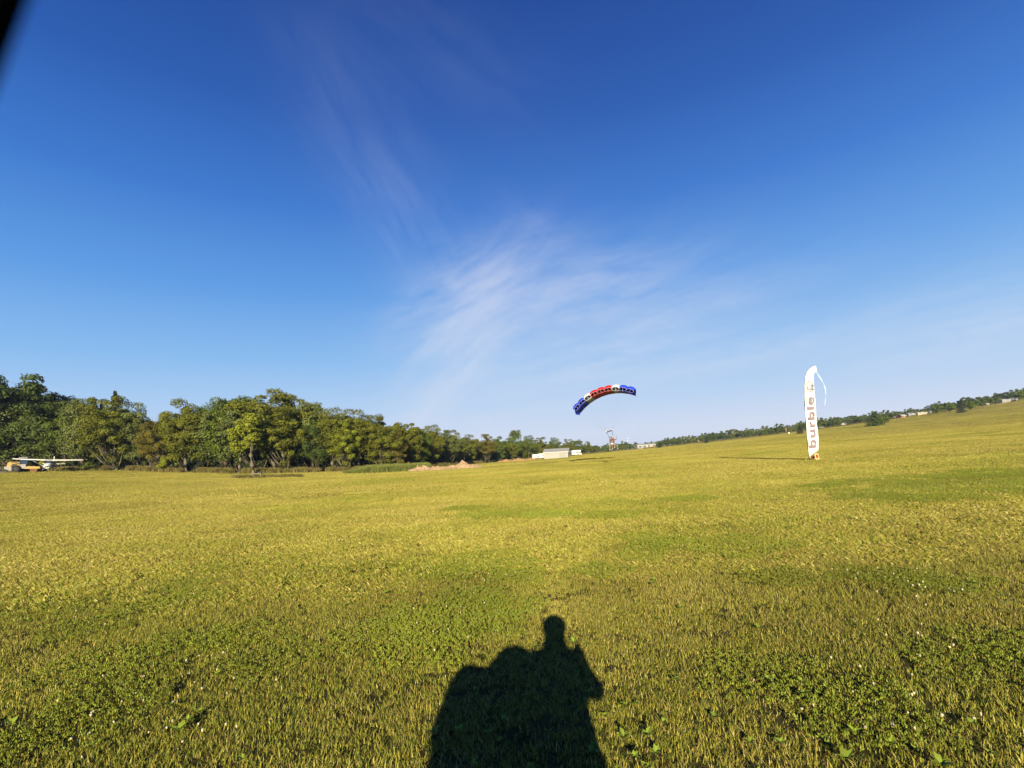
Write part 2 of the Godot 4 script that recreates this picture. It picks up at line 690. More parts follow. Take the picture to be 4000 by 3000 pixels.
# three round leaflets on a stem, many to a patch
func clover_patch(size: float, count: int, r: float, tall: float) -> ArrayMesh:
	var mb := MB.new()
	var half := size * 0.5
	for i in count:
		var p := Vector3(rng.randf_range(-half, half), 0, rng.randf_range(-half, half))
		var h := tall * rng.randf_range(0.45, 1.1)
		var top := p + Vector3(rng.randf_range(-0.02, 0.02), h, rng.randf_range(-0.02, 0.02))
		var g := rng.randf_range(0.75, 1.25)
		mb.col = Color(0.165 * g, 0.195 * g, 0.024 * g)
		if rng.randf() < 0.12:
			mb.col = Color(0.19, 0.195, 0.04)
		var tilt := Basis(Vector3(rng.randf_range(-1, 1), 0, rng.randf_range(-1, 1)).normalized(), rng.randf_range(0.0, 0.75)) * Basis(Vector3.UP, rng.randf() * TAU)
		for l in 3:
			var b := tilt * Basis(Vector3.UP, TAU * l / 3.0)
			var rr := r * rng.randf_range(0.8, 1.15)
			var a0 := top
			var a1 := top + b * Vector3(rr * 0.62, 0.10 * rr, -rr * 0.55)
			var a2 := top + b * Vector3(rr * 1.15, 0.22 * rr, -rr * 0.35)
			var a3 := top + b * Vector3(rr * 1.15, 0.22 * rr, rr * 0.35)
			var a4 := top + b * Vector3(rr * 0.62, 0.10 * rr, rr * 0.55)
			var am := top + b * Vector3(rr * 1.05, 0.02, 0)
			mb.tri_out(a0, a1, a2, Vector3.UP)
			mb.tri_out(a0, a2, am, Vector3.UP)
			mb.tri_out(a0, am, a3, Vector3.UP)
			mb.tri_out(a0, a3, a4, Vector3.UP)
	return mb.done(M.blades)


func weed_mesh() -> ArrayMesh:
	var mb := MB.new()
	var leaves := rng.randi_range(5, 9)
	for i in leaves:
		var b := Basis(Vector3.UP, TAU * i / leaves + rng.randf_range(-0.3, 0.3))
		var l := rng.randf_range(0.022, 0.045)
		var w := l * rng.randf_range(0.28, 0.42)
		var rise := rng.randf_range(0.35, 1.0)
		var f := rng.randf_range(0.8, 1.15)
		mb.col = Color(0.15 * f, 0.20 * f, 0.025 * f)
		var a := Vector3(0, 0.012, 0)
		var s1 := b * Vector3(l * 0.45, l * 0.5 * rise, -w) + a
		var s2 := b * Vector3(l * 0.45, l * 0.5 * rise, w) + a
		var m := b * Vector3(l * 0.5, l * 0.4 * rise, 0) + a
		var t := b * Vector3(l, l * 0.72 * rise, 0) + a
		mb.tri_out(a, s1, m, Vector3.UP)
		mb.tri_out(s1, t, m, Vector3.UP)
		mb.tri_out(a, m, s2, Vector3.UP)
		mb.tri_out(m, t, s2, Vector3.UP)
	return mb.done(M.blades)


func lawn() -> void:
	rng.seed = 777
	# nearest first: [from, to, spacing, patch size, blades, width, length, fine]
	var bands := [
		[-1.6, 8.5, 0.5, 0.84, 2500, 0.0046, 0.047, true], [8.5, 27.0, 1.0, 1.6, 6000, 0.0064, 0.056, false],
		[27.0, 100.0, 3.2, 5.2, 8500, 0.0185, 0.072, false], [100.0, 430.0, 11.0, 16.0, 8000, 0.065, 0.10, false],
	]
	var mixes := [[0.42, 0.44, 0.09, 0.05], [0.22, 0.54, 0.17, 0.07], [0.10, 0.52, 0.30, 0.08], [0.05, 0.45, 0.43, 0.07]]
	var names := ["green turf of short grass blades", "mixed green and yellow turf of short grass blades", "dry yellow turf of short grass blades", "straw-coloured turf of short dry grass blades"]
	var fars := [" around the shadow", " across the middle of the field", " in the far part of the field", " at the far edge of the field"]
	for bi in bands.size():
		var bd: Array = bands[bi]
		var sets := []
		for mi in mixes.size():
			for variant in 2:
				sets.append([blades(bd[3], bd[4], bd[5], bd[6], mixes[mi], bd[7]), [], []])
		var clover := []
		for variant in 2:
			var r: float = [0.0092, 0.0125, 0.026, 0.08][bi]
			clover.append([clover_patch(bd[3], [390, 950, 1200, 1000][bi], r, [0.053, 0.056, 0.066, 0.09][bi]), [], []])
		var step: float = bd[2]
		var d: float = bd[0] * 0.8 if bd[0] > 0.0 else bd[0]
		while d < bd[1] * 1.25:
			var reach: float = maxf(d, 0.0) * 1.22 + 3.0 + step
			var x: float = -reach
			while x < reach:
				var px := x + rng.randf_range(-0.24, 0.24) * step
				var pz := -(d + step * 0.5 + rng.randf_range(-0.24, 0.24) * step)
				x += step
				var ease := clampf(1.0 + 0.45 * n_mid.get_noise_2d(px * 3.0, pz * 3.0), 0.82, 1.22)      # a ragged line between the bands
				if in_the_wood(px, pz) or -pz < bd[0] * ease - step * 1.2 or -pz > bd[1] * ease:
					continue
				var t := turf(px, pz)
				var slope := Vector3(gh(px - 0.5, pz) - gh(px + 0.5, pz), 1.0, 0.0).normalized()
				var up := Basis(Quaternion(Vector3.UP, slope)) * Basis(Vector3.UP, rng.randf() * TAU)
				var tall := rng.randf_range(0.8, 1.2)
				var xf := Transform3D(up.scaled_local(Vector3(1, tall, 1)), Vector3(px, gh(px, pz), pz))
				var f := rng.randf_range(0.88, 1.10) * (1.0 + 0.14 * n_mid.get_noise_2d(px * 0.7 + 90.0, pz * 2.2))
				var tint := Color(f, f * rng.randf_range(0.97, 1.03), f)
				var mi := clampi(int(t.x * 3.999 + rng.randf_range(-0.85, 0.85)), 0, 3)
				if rng.randf() < t.y * 0.55:
					var q: Array = clover[rng.randi() % 2]
					q[1].append(xf)
					q[2].append(tint)
					mi = 0
				var s: Array = sets[mi * 2 + rng.randi() % 2]
				s[1].append(xf)
				s[2].append(tint)
			d += step
		for mi in sets.size():
			scatter("grass", names[mi / 2] + fars[bi], sets[mi][0], sets[mi][1], sets[mi][2])
		for q in clover:
			scatter("clover", "clover leaves growing in patches among the grass" + fars[bi], q[0], q[1], q[2])
	# white clover heads
	var head := MB.new()
	head.col = Color(0.46, 0.43, 0.34)
	head.ball(Vector3(0, 0.056, 0), Vector3(0.0085, 0.0078, 0.0085), 4, 6)
	head.col = Color(0.50, 0.34, 0.16)
	head.ball(Vector3(0, 0.049, 0), Vector3(0.0075, 0.005, 0.0075), 4, 6)
	head.col = Color(0.12, 0.18, 0.03)
	head.tube([Vector3(0, 0, 0), Vector3(0.002, 0.052, 0)], [0.001, 0.001], 3, false)
	var hm := head.done(M.blades)
	var where := []
	var tints := []
	for i in 60000:
		var d := 2.2 + 26.0 * pow(rng.randf(), 1.3)
		var x := rng.randf_range(-1.15, 1.15) * d
		var t := turf(x, -d)
		if rng.randf() > (t.y - 0.22) * 0.12 * minf(d / 9.0, 1.2):
			continue
		var s := rng.randf_range(0.55, 1.2)
		where.append(Transform3D(Basis(Vector3(rng.randf_range(-1, 1), 0.1, rng.randf_range(-1, 1)).normalized(), rng.randf_range(0, 0.4)).scaled_local(Vector3(s, rng.randf_range(0.7, 1.25), s)), Vector3(x, gh(x, -d), -d)))
		var f := rng.randf_range(0.7, 1.1)
		tints.append(Color(f, f, f * 0.97))
		if where.size() > 1500:
			break
	scatter("clover_flowers", "small white clover flower heads dotted over the turf", hm, where, tints)
	for variant in 3:
		where = []
		tints = []
		for i in 110:
			var d := 2.3 + 9.0 * pow(rng.randf(), 1.4)
			var x := rng.randf_range(-1.1, 1.1) * d
			if n_small.get_noise_2d(x * 0.6 + 40.0, d * 0.6) < 0.03 and rng.randf() < 0.8:
				continue
			var s := rng.randf_range(0.6, 1.25)
			where.append(Transform3D(Basis(Vector3.UP, rng.randf() * TAU).scaled_local(Vector3(s, s * 1.1, s)), Vector3(x, gh(x, -d) + 0.025, -d)))
			tints.append(Color(1, 1, 1) * rng.randf_range(0.8, 1.15))
		scatter("broad_leaf_weeds", "bright green broad-leaved weeds low in the near turf", weed_mesh(), where, tints)


# the near edge of the wood, as depth over column
func wood_depth(px: float) -> float:
	var e := [[-200.0, 108.0], [0.0, 108.0], [60.0, 107.0], [256.0, 101.0], [320.0, 105.0], [384.0, 114.0], [420.0, 130.0], [450.0, 150.0], [485.0, 190.0], [520.0, 232.0], [560.0, 285.0], [600.0, 335.0], [640.0, 370.0]]
	for k in e.size() - 1:
		if px <= e[k + 1][0]:
			return lerpf(e[k][1], e[k + 1][1], clampf((px - e[k][0]) / (e[k + 1][0] - e[k][0]), 0.0, 1.0))
	return 380.0


func in_the_wood(x: float, z: float) -> bool:
	if z > -80.0 or x > 120.0:
		return false
	return -z > wood_depth(512.0 + 500.0 * x / -z) + 3.0


# ------------------------------------------------------------------ trees
func leaf(mb: MB, at: Vector3, nrm: Vector3, s: float) -> void:
	var t := nrm.cross(Vector3(rng.randf_range(-1, 1), rng.randf_range(-1, 1), rng.randf_range(-1, 1))).normalized()
	var b := nrm.cross(t)
	var dip := nrm * s * 0.18
	mb.tri(at - t * s, at - b * s * 0.55 + dip, at + t * s)
	mb.tri(at - t * s, at + t * s, at + b * s * 0.55 + dip)


func lobe(mb: MB, at: Vector3, r: Vector3, count: int, s: float, tone: float) -> void:
	for i in count:
		var o := Vector3(rng.randfn(), rng.randfn(), rng.randfn()).normalized()
		if o.y < -0.35 and rng.randf() < 0.65:
			o.y = -o.y
		var k := rng.randf_range(0.62, 1.06)
		if rng.randf() < 0.08:
			k *= 1.2
		var nrm := (o + Vector3(rng.randfn(), rng.randfn(), rng.randfn()) * 0.42 + Vector3.UP * 0.25).normalized()
		var f := tone * rng.randf_range(0.72, 1.0)
		mb.col = Color(f * rng.randf_range(0.9, 1.0), f, f * rng.randf_range(0.8, 1.0))
		leaf(mb, at + o * r * k, nrm, s * rng.randf_range(0.6, 1.2))


# a broad-leaved tree of height 1 unit = h metres; opts: spread, crown base, lobes, lobe size, leaf size, leaves, flatness, top bias
func broad_tree(called: String, label: String, h: float, spread: float, low: float, lobes: int, lobe_r: float, leaf_s: float, leaves: int, flat: float, bark: Material) -> Node3D:
	var t := thing(called, label, "tree", Vector3.ZERO)
	var wood_mb := MB.new()
	var r0 := h * 0.017 + 0.06
	var bend := Vector3(rng.randf_range(-0.05, 0.05), 0, rng.randf_range(-0.05, 0.05)) * h
	var stem := []
	var radii := []
	for i in 7:
		var u := i / 6.0
		stem.append(Vector3(0, -0.2 + u * h * 0.82, 0) + bend * sin(u * 2.6) + Vector3(rng.randf_range(-0.12, 0.12), 0, rng.randf_range(-0.12, 0.12)) * u)
		radii.append(r0 * (1.25 - u) + 0.03 if i > 0 else r0 * 1.55)
	wood_mb.tube(stem, radii, 8)
	var crown := MB.new()
	var mid_y := (low + 1.0) * 0.5 * h
	var half_y := (1.0 - low) * 0.5 * h
	var done := 0
	while done < lobes:
		var o := Vector3(rng.randfn(), rng.randfn(), rng.randfn()).normalized()
		var k := pow(rng.randf_range(0.12, 1.0), 0.45)
		var rr := lobe_r * h * rng.randf_range(0.65, 1.25)
		var env := Vector3(spread * h * 0.5 - rr * 0.6, half_y - rr * 0.6, spread * h * 0.5 - rr * 0.6)
		var p := Vector3(0, mid_y, 0) + o * env * k + bend
		var tone := rng.randf_range(0.62, 1.0)
		lobe(crown, p, Vector3(rr, rr * flat, rr), leaves, leaf_s, tone)
		# the limb that carries it
		if done % 3 == 0:
			var at := clampf((p.y - 0.12 * h - Vector2(p.x, p.z).length() * 0.55) / (h * 0.82), 0.12, 0.9)
			var root: Vector3 = stem[int(at * 6.0)]
			var br := r0 * (1.1 - at) * 0.42 + 0.02
			wood_mb.tube([root, root.lerp(p, 0.5) + Vector3(0, -0.04 * h, 0) * (1.0 - at), p], [br, br * 0.65, 0.02], 5, false)
		done += 1
	part("trunk", wood_mb.done(bark), t)
	part("crown", crown.done(leaf_tones[0]), t)
	return t


func conifer(called: String, label: String, h: float, spread: float, low: float, whorls: int, per: int, needle: float) -> Node3D:
	var t := thing(called, label, "tree", Vector3.ZERO)
	var w := MB.new()
	w.tube([Vector3(0, -0.2, 0), Vector3(0, h * 0.5, 0), Vector3(0, h * 0.98, 0)], [h * 0.02 + 0.05, h * 0.012 + 0.02, 0.015], 7)
	var crown := MB.new()
	for i in whorls:
		var u := (i + rng.randf_range(-0.3, 0.3)) / whorls
		var y := lerpf(low, 1.0, u) * h
		var reach := spread * h * 0.5 * pow(1.0 - u, 0.8) * rng.randf_range(0.85, 1.1) + 0.06 * h * (1.0 - u) + 0.1
		var n := maxi(5, int(9.0 * (1.0 - u * 0.5)))
		for b in n:
			var a := TAU * b / n + rng.randf_range(-0.35, 0.35) + i
			var dir := Vector3(cos(a), rng.randf_range(-0.32, 0.0) + 0.35 * u, sin(a))
			var l := reach * rng.randf_range(0.75, 1.12)
			w.tube([Vector3(0, y, 0), Vector3(0, y, 0) + dir * l * 0.9], [0.03, 0.008], 3, false)
			for q in per:
				var k := rng.randf_range(0.15, 1.0)
				var p := Vector3(0, y, 0) + dir * l * k + Vector3(rng.randfn() * l * 0.13, rng.randfn() * h / whorls * 0.45, rng.randfn() * l * 0.13)
				p.y -= 0.16 * l * k * k + 0.05 * h / whorls
				var f := rng.randf_range(0.55, 1.0)
				crown.col = Color(f, f, f)
				leaf(crown, p, (dir * 0.4 + Vector3(rng.randfn(), rng.randfn(), rng.randfn()) * 0.5 + Vector3.UP * 0.7).normalized(), needle * rng.randf_range(0.6, 1.2))
	part("trunk", w.done(M.bark), t)
	part("crown", crown.done(leaf_tones[6]), t)
	return t


var protos := {}

func plant(kind: String, px: float, d: float, tall: float, wide: float, tone: int, label: String, group := "") -> Node3D:
	var p: Array = protos[kind]
	var at := spot(px, d)
	var o: Node3D = p[0]
	var turn := rng.randf() * TAU
	var size := Vector3(tall / p[1] * wide, tall / p[1], tall / p[1] * wide)
	if not p[2]:
		p[2] = true
		o.position = at
		o.rotation.y = turn
		o.scale = size
		tag(o, label, "", group)
	else:
		o = copy(o, label, at, turn, size, group)
	for ch in o.get_children():
		if String(ch.name).begins_with("crown"):
			ch.material_override = leaf_tones[tone]
	return o


func wood() -> void:
	rng.seed = 4242
	protos = {
		"oak": [broad_tree("broad_tree", "", 19.0, 0.95, 0.07, 76, 0.080, 0.27, 210, 0.75, M.bark), 19.0, false],
		"maple": [broad_tree("leafy_tree", "", 17.0, 0.66, 0.06, 64, 0.088, 0.23, 220, 0.9, M.bark), 17.0, false],
		"locust": [broad_tree("feathery_tree", "", 16.0, 0.60, 0.09, 66, 0.078, 0.19, 240, 0.8, M.pale_bark), 16.0, false],
		"locust_b": [broad_tree("feathery_tree", "", 16.0, 0.70, 0.06, 74, 0.074, 0.19, 230, 0.8, M.pale_bark), 16.0, false],
		"ash": [broad_tree("upright_tree", "", 18.0, 0.46, 0.10, 60, 0.066, 0.21, 210, 1.2, M.bark), 18.0, false],
		"airy": [broad_tree("flat_topped_tree", "", 17.0, 0.72, 0.50, 34, 0.080, 0.21, 160, 0.6, M.pale_bark), 17.0, false],
		"young": [broad_tree("young_tree", "", 13.0, 0.42, 0.30, 26, 0.085, 0.22, 150, 0.6, M.pale_bark), 13.0, false],
		"bush": [broad_tree("bush", "", 3.2, 1.25, 0.02, 16, 0.17, 0.15, 130, 0.75, M.bark), 3.2, false],
		"spruce": [conifer("spruce", "", 15.0, 0.42, 0.06, 34, 20, 0.24), 15.0, false],
	}
	tag(protos.bush[0], "", "bush")
	# front row: kind, column, extra depth, top row, width factor, tone, label
	var front := [
		["oak", -34, 6, 372, 1.0, 1, "dark broad tree cut off by the left edge of the picture, behind the gravel heap"],
		["oak", 20, 2, 370, 1.0, 1, "tallest dark spreading tree, behind the yellow roller, sky showing through its crown"],
		["maple", 61, 4, 392, 0.95, 1, "dark tree rising behind the aircraft's left half, right neighbour of the tallest tree"],
		["ash", 82, 3, 396, 0.9, 3, "thin grey-green feathery tree top beside the two small spruce tips"],
		["locust_b", 116, 0, 393, 1.0, 0, "olive tree with pointed top, the highest between the aircraft and the dip in the wood"],
		["locust", 139, 3, 401, 0.9, 3, "pale feathery tree just left of the dip in the wood's skyline"],
		["locust_b", 158, -1, 419, 0.9, 5, "low bronze-green tree under the dip in the wood's skyline"],
		["locust", 186, 0, 397, 0.85, 0, "olive upright tree just right of the dip in the wood's skyline"],
		["maple", 205, 4, 399, 0.85, 1, "dark green tree set back between two lighter trees right of the dip"],
		["ash", 226, 2, 396, 1.1, 4, "mid-green tree with spiky top left of the young bright tree"],
		["young", 253, -5, 403, 1.1, 2, "young bright yellow-green tree on a thin bare trunk, behind the small table"],
		["young", 238, -3, 420, 1.0, 2, "shorter yellow-green tree left of the young bright tree"],
		["ash", 246, 5, 394, 1.2, 4, "tall green tree directly behind the young bright tree"],
		["airy", 274, 3, 388, 1.1, 0, "airy flat-topped tree, the highest point of the wood's middle"],
		["locust_b", 286, -1, 404, 1.0, 0, "olive tree with pale bare limbs below the airy flat-topped tree"],
		["airy", 297, 4, 394, 0.8, 0, "round-headed airy tree right of the highest flat-topped tree"],
		["ash", 312, 3, 400, 1.0, 3, "grey-green tree with needle-like twigs above the dark hollow of the wood"],
		["maple", 312, 0, 418, 0.8, 1, "dark shaded tree in the hollow at the middle of the wood"],
		["locust", 331, 0, 406, 0.95, 0, "olive tree right of the dark hollow of the wood"],
		["locust_b", 347, -2, 416, 0.8, 2, "yellow-green clumpy tree standing forward, right of the dark hollow"],
		["locust", 360, 1, 408, 1.0, 0, "rounded olive tree behind the left end of the reeds"],
		["locust_b", 381, 0, 412, 1.0, 0, "broad olive tree above the middle of the reeds"],
		["locust", 396, -3, 432, 0.9, 5, "low bronze tree in front of the wood above the reeds"],
		["locust_b", 404, 1, 420, 1.0, 0, "rounded olive tree behind the rusty brush heap"],
		["maple", 416, 1, 424, 0.9, 4, "green tree right of the rusty brush heap"],
		["locust", 431, 0, 424, 1.0, 0, "olive tree behind the first dirt mound"],
		["locust_b", 449, 0, 428, 1.1, 3, "grey-green broad tree behind the dip between the dirt mounds"],
		["young", 465, -6, 443, 0.9, 2, "small bright yellow tree at the wood's edge behind the tall dirt mound"],
		["locust", 470, 1, 434, 1.0, 0, "olive tree just right of the small bright yellow tree"],
		["locust_b", 485, 0, 432.5, 1.0, 5, "bronze-green tree behind the orange earth bank's left end"],
		["locust", 499, 0, 436, 1.0, 4, "green rounded tree behind the orange earth bank"],
		["ash", 516, 2, 429, 1.1, 4, "tall tree standing out above the wood, left of the white shed"],
		["locust", 528, 0, 435, 1.1, 4, "leafy green tree right of the tall tree near the shed"],
		["maple", 534, -4, 447, 0.8, 1, "dark bushy tree beside the white trailers"],
		["locust_b", 543, 0, 436, 1.1, 0, "olive tree straight above the white shed's left end"],
		["locust", 556, 0, 437, 1.1, 4, "green tree above the shed's grey roof"],
		["locust_b", 568, 0, 438, 1.0, 0, "olive tree above the shed's right gable"],
		["maple", 578, 0, 438.5, 1.1, 4, "rounded tree behind the white camper right of the shed"],
		["locust", 588, 0, 441, 1.1, 0, "low tree near the right end of the wood"],
		["locust_b", 597, 0, 445, 1.2, 0, "last low tree at the right end of the wood"],
	]
	for f in front:
		var d: float = wood_depth(f[1]) + f[2]
		var base := row_of(spot(f[1], d))
		plant(f[0], f[1], d, (base - f[3]) * d / 500.0, f[4] * 1.15, f[5], f[6], "trees along the front of the wood")
	for s in [[97.0, 397.0, 12.0, "narrow dark spruce tip left of the pointed olive tree"], [105.0, 402.0, 14.0, "smaller dark spruce tip beside the narrow one in the wood"], [119.0, 390.5, 12.0, "dark conifer tip showing over the pointed olive tree"]]:
		var d: float = wood_depth(s[0]) + s[2]
		plant("spruce", s[0], d, (row_of(spot(s[0], d)) - s[1]) * d / 500.0, 0.8, 6, s[3], "spruces in the wood")
	# the rows behind
	var tops := [[-120, 385], [0, 378], [40, 385], [75, 402], [115, 402], [150, 419], [165, 417], [185, 405], [225, 402], [275, 396], [310, 405], [350, 411], [390, 417], [430, 427], [470, 435], [520, 438], [570, 441], [600, 448]]
	var kinds := ["maple", "locust_b", "oak", "maple", "ash"]
	for row in 3:
		var px := -120.0 + row * 7.0
		while px < 598.0:
			var d: float = wood_depth(px) + [4.0, 10.0, 18.0][row]
			var top := 448.0
			for k in tops.size() - 1:
				if px >= tops[k][0] and px < tops[k + 1][0]:
					top = lerpf(tops[k][1], tops[k + 1][1], (px - tops[k][0]) / (tops[k + 1][0] - tops[k][0]))
			top += rng.randf_range(1.0, 7.0) * 90.0 / d + 2.0
			var tall := (row_of(spot(px, d)) - top) * d / 500.0
			plant(kinds[rng.randi() % 5], px, d, maxf(tall, 5.0), rng.randf_range(0.95, 1.25), ([4, 0, 0, 3, 7] if row == 0 else [1, 1, 4, 0, 7])[rng.randi() % 5], "broad-leaved tree in the crowded rows behind the wood's front trees", "trees inside the wood")
			px += rng.randf_range(16.0, 26.0) * 95.0 / d
	# undergrowth along the foot of the wood and in its shade: one tangle, coloured dark to deepen that shade
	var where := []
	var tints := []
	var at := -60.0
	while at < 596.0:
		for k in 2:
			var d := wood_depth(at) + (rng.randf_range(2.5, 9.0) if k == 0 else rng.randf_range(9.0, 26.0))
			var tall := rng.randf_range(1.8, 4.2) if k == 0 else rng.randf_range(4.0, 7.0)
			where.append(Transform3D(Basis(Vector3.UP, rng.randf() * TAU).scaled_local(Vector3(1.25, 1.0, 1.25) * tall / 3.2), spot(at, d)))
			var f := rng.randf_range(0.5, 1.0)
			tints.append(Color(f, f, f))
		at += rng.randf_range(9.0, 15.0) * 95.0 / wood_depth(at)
	scatter("undergrowth", "tangled undergrowth coloured dark for the shade under the wood's trees", protos.bush[0].get_node("crown").mesh, where, tints, leaf_tones[6])
	for b in [[46, -2, 2.6, 2, "bright olive bough of a small tree just above the aircraft's wing"], [168, -2, 3.6, 2, "yellow-green shrub below the pale snag right of the dip"], [88, -3, 2.0, 4, "pale green shrub right of the aircraft's wing tip"]]:
		plant("bush", b[0], wood_depth(b[0]) + b[1], b[2], 1.1, b[3], b[4], "shrubs before the wood")


func far_trees() -> void:
	rng.seed = 99
	protos["far"] = [broad_tree("distant_tree", "", 9.0, 1.05, 0.04, 26, 0.13, 0.42, 75, 0.8, M.bark), 9.0, false]
	protos["far_b"] = [broad_tree("distant_tree", "", 9.0, 0.8, 0.06, 22, 0.13, 0.42, 80, 0.95, M.bark), 9.0, false]
	protos["far_c"] = [broad_tree("distant_tree", "", 9.0, 1.4, 0.02, 28, 0.14, 0.42, 75, 0.7, M.bark), 9.0, false]
	protos["fir"] = [conifer("spruce", "", 10.0, 0.62, 0.02, 24, 26, 0.22), 10.0, false]
	protos["pine"] = [conifer("pine", "", 7.0, 1.15, 0.0, 18, 34, 0.24), 7.0, false]
	var tops := [[590, 448], [602, 447], [611, 446], [628, 443], [640, 446], [657, 442.6], [675, 438], [692, 437], [715, 433], [740, 431], [760, 429], [781, 426], [795, 424.5], [818, 420], [835, 418.5], [857, 417], [866, 415.5], [888, 411], [904, 412.4], [915, 410], [924, 408.7], [935, 404], [950, 403.5], [962, 401], [976, 397.6], [1000, 395], [1018, 391], [1045, 387]]
	for row in 2:
		var px := 594.0 + row * 2.0
		while px < 1075.0:
			var d := 380.0 + row * 18.0 + rng.randf_range(-7.0, 7.0)
			var top := 384.0
			for k in tops.size() - 1:
				if px >= tops[k][0] and px < tops[k + 1][0]:
					top = lerpf(tops[k][1], tops[k + 1][1], (px - tops[k][0]) / (tops[k + 1][0] - tops[k][0]))
			top += [rng.randf_range(-1.5, 3.5), rng.randf_range(-3.6, 0.0)][row]
			var tall := (row_of(spot(px, d)) - top) * d / 500.0
			plant(["far", "far_b", "far_c"][rng.randi() % 3], px, d, clampf(tall, 4.5, 18.0), rng.randf_range(0.85, 1.2), [7, 7, 1, 1, 3][rng.randi() % 5], "round-crowned tree in the distant treeline across the field", "trees of the distant treeline")
			px += rng.randf_range(3.6, 6.6)
	var singles := [
		["pine", 876, 426.0, 411.5, 240, 330, 1, 1.15, "broad dark evergreen standing alone at the field edge, right of the flag"],
		["far_b", 886, 424.0, 414.0, 240, 360, 4, 1.3, "lighter leafy tree touching the right side of the lone broad evergreen"],
		["fir", 963, 413.0, 398.5, 260, 340, 6, 1.0, "tall pointed blue-green spruce at the far right of the field edge"],
		["fir", 801, 434.0, 423.5, 250, 350, 6, 1.2, "grey-green spruce just left of the feather flag"],
		["fir", 707, 443.0, 436.5, 300, 370, 6, 1.3, "small dark spruce beside the red and white windsock"],
		["fir", 660, 448.0, 441.5, 320, 380, 6, 1.4, "small grey-green conifer in the treeline right of the white buildings"],
		["far_c", 940, 414.0, 405.5, 320, 370, 4, 1.0, "bushy green tree left of the tall pointed spruce"],
		["far_c", 951, 412.0, 402.0, 320, 370, 4, 1.0, "leafy green tree close to the left side of the tall pointed spruce"],
		["far_c", 972, 410.0, 400.0, 320, 370, 4, 1.1, "leafy green tree close to the right side of the tall pointed spruce"],
		["far_c", 985, 407.0, 399.0, 330, 370, 4, 1.0, "rounded green tree left of the small white shed"],
		["far_c", 998, 404.0, 396.0, 330, 370, 4, 1.0, "rounded green tree at the left end of the long grey building"],
		["far", 1022, 399.5, 389.0, 330, 370, 4, 1.1, "tree at the right edge of the picture beside the white truck"],
		["far", 608, 452.0, 447.0, 330, 380, 4, 1.5, "low tree below the parachutists at the far field edge"],
		["far", 624, 450.0, 445.5, 330, 380, 0, 1.5, "low olive tree left of the white buildings"],
	]
	for s in singles:
		var d := depth_for(s[1], s[2], s[4], s[5])
		plant(s[0], s[1], d, (row_of(spot(s[1], d)) - s[3]) * d / 500.0, s[7], s[6], s[8])


# ------------------------------------------------------------------ shed, trailers, far buildings
func gable_house(called: String, label: String, category: String, at: Vector3, turn: float, size: Vector3, roof_h: float, wall: Material, roof: Material, openings: Array) -> Node3D:
	var t := thing(called, label, category, at, turn)
	var w := MB.new()
	var x := size.x / 2.0
	var z := size.z / 2.0
	w.slab(PackedVector2Array([Vector2(-z, -0.6), Vector2(z, -0.6), Vector2(z, size.y), Vector2(0, size.y + roof_h), Vector2(-z, size.y)]), -x, x, Transform3D(Basis(Vector3.UP, PI / 2), Vector3.ZERO))
	part("wall", w.done(wall), t)
	var r := MB.new()
	var e := 0.35
	for s in [1.0, -1.0]:
		var a := Vector2(0, size.y + roof_h + 0.03)
		var b := Vector2(s * (z + e), size.y - roof_h * e / z + 0.03)
		r.slab(PackedVector2Array([a, b, b + Vector2(0, 0.14), a + Vector2(0, 0.14)]), -x - e, x + e, Transform3D(Basis(Vector3.UP, PI / 2), Vector3.ZERO))
	var rf := part("roof", r.done(roof), t)
	for s in [1.0, -1.0]:
		var trim := MB.new()
		trim.box(Vector3(0, size.y - 0.12, s * (z + 0.37)), Vector3(size.x + 0.7, 0.18, 0.04))
		part("fascia", trim.done(M.white_paint), rf)
	for o in openings:   # [name, x on the front, width, height, sill, material]
		var m := MB.new()
		m.box(Vector3(o[1], o[4] + o[3] / 2.0, z + 0.02), Vector3(o[2], o[3], 0.05))
		part(o[0], m.done(o[5]), t)
	return t


func trailer(label: String, at: Vector3, turn: float, long: float, tall: float, cab: bool, category := "trailer") -> Node3D:
	var t := thing("camper" if cab else "travel_trailer", label, category, at, turn)
	var b := MB.new()
	var x := long / 2.0
	var o := PackedVector2Array([Vector2(-x, 0.5), Vector2(x - 0.3, 0.5), Vector2(x, 0.9), Vector2(x, tall - 0.5), Vector2(x - 0.5, tall), Vector2(-x + 0.2, tall), Vector2(-x, tall - 0.25)])
	if cab:
		o = PackedVector2Array([Vector2(-x, 0.5), Vector2(x, 0.5), Vector2(x, 1.1), Vector2(x - 1.0, 1.3), Vector2(x - 1.25, 1.9), Vector2(x - 0.5, 2.1), Vector2(x - 0.5, tall - 0.2), Vector2(x - 0.9, tall), Vector2(-x, tall)])
	b.slab(o, -1.15, 1.15)
	part("body", b.done(M.white_paint), t)
	for k in 3:
		var w := MB.new()
		w.box(Vector3(-x + long * (0.22 + 0.24 * k), tall * 0.62, 1.165), Vector3(long * 0.12, tall * 0.2, 0.03))
		part("window", w.done(M.dark_glass), t)
	var d := MB.new()
	d.box(Vector3(long * 0.08, tall * 0.48, 1.168), Vector3(0.7, tall * 0.6, 0.03))
	part("door", d.done(M.off_white), t)
	for s in [-1.0, 1.0]:
		for q in ([-0.28, 0.34] if cab else [-0.05]):
			var w := MB.new()
			w.drum(Vector3(long * q, 0.36, s * 1.0), 0.36, 0.24, 12, Vector3(0, 0, 1))
			part("wheel", w.done(M.rubber), t)
	return t


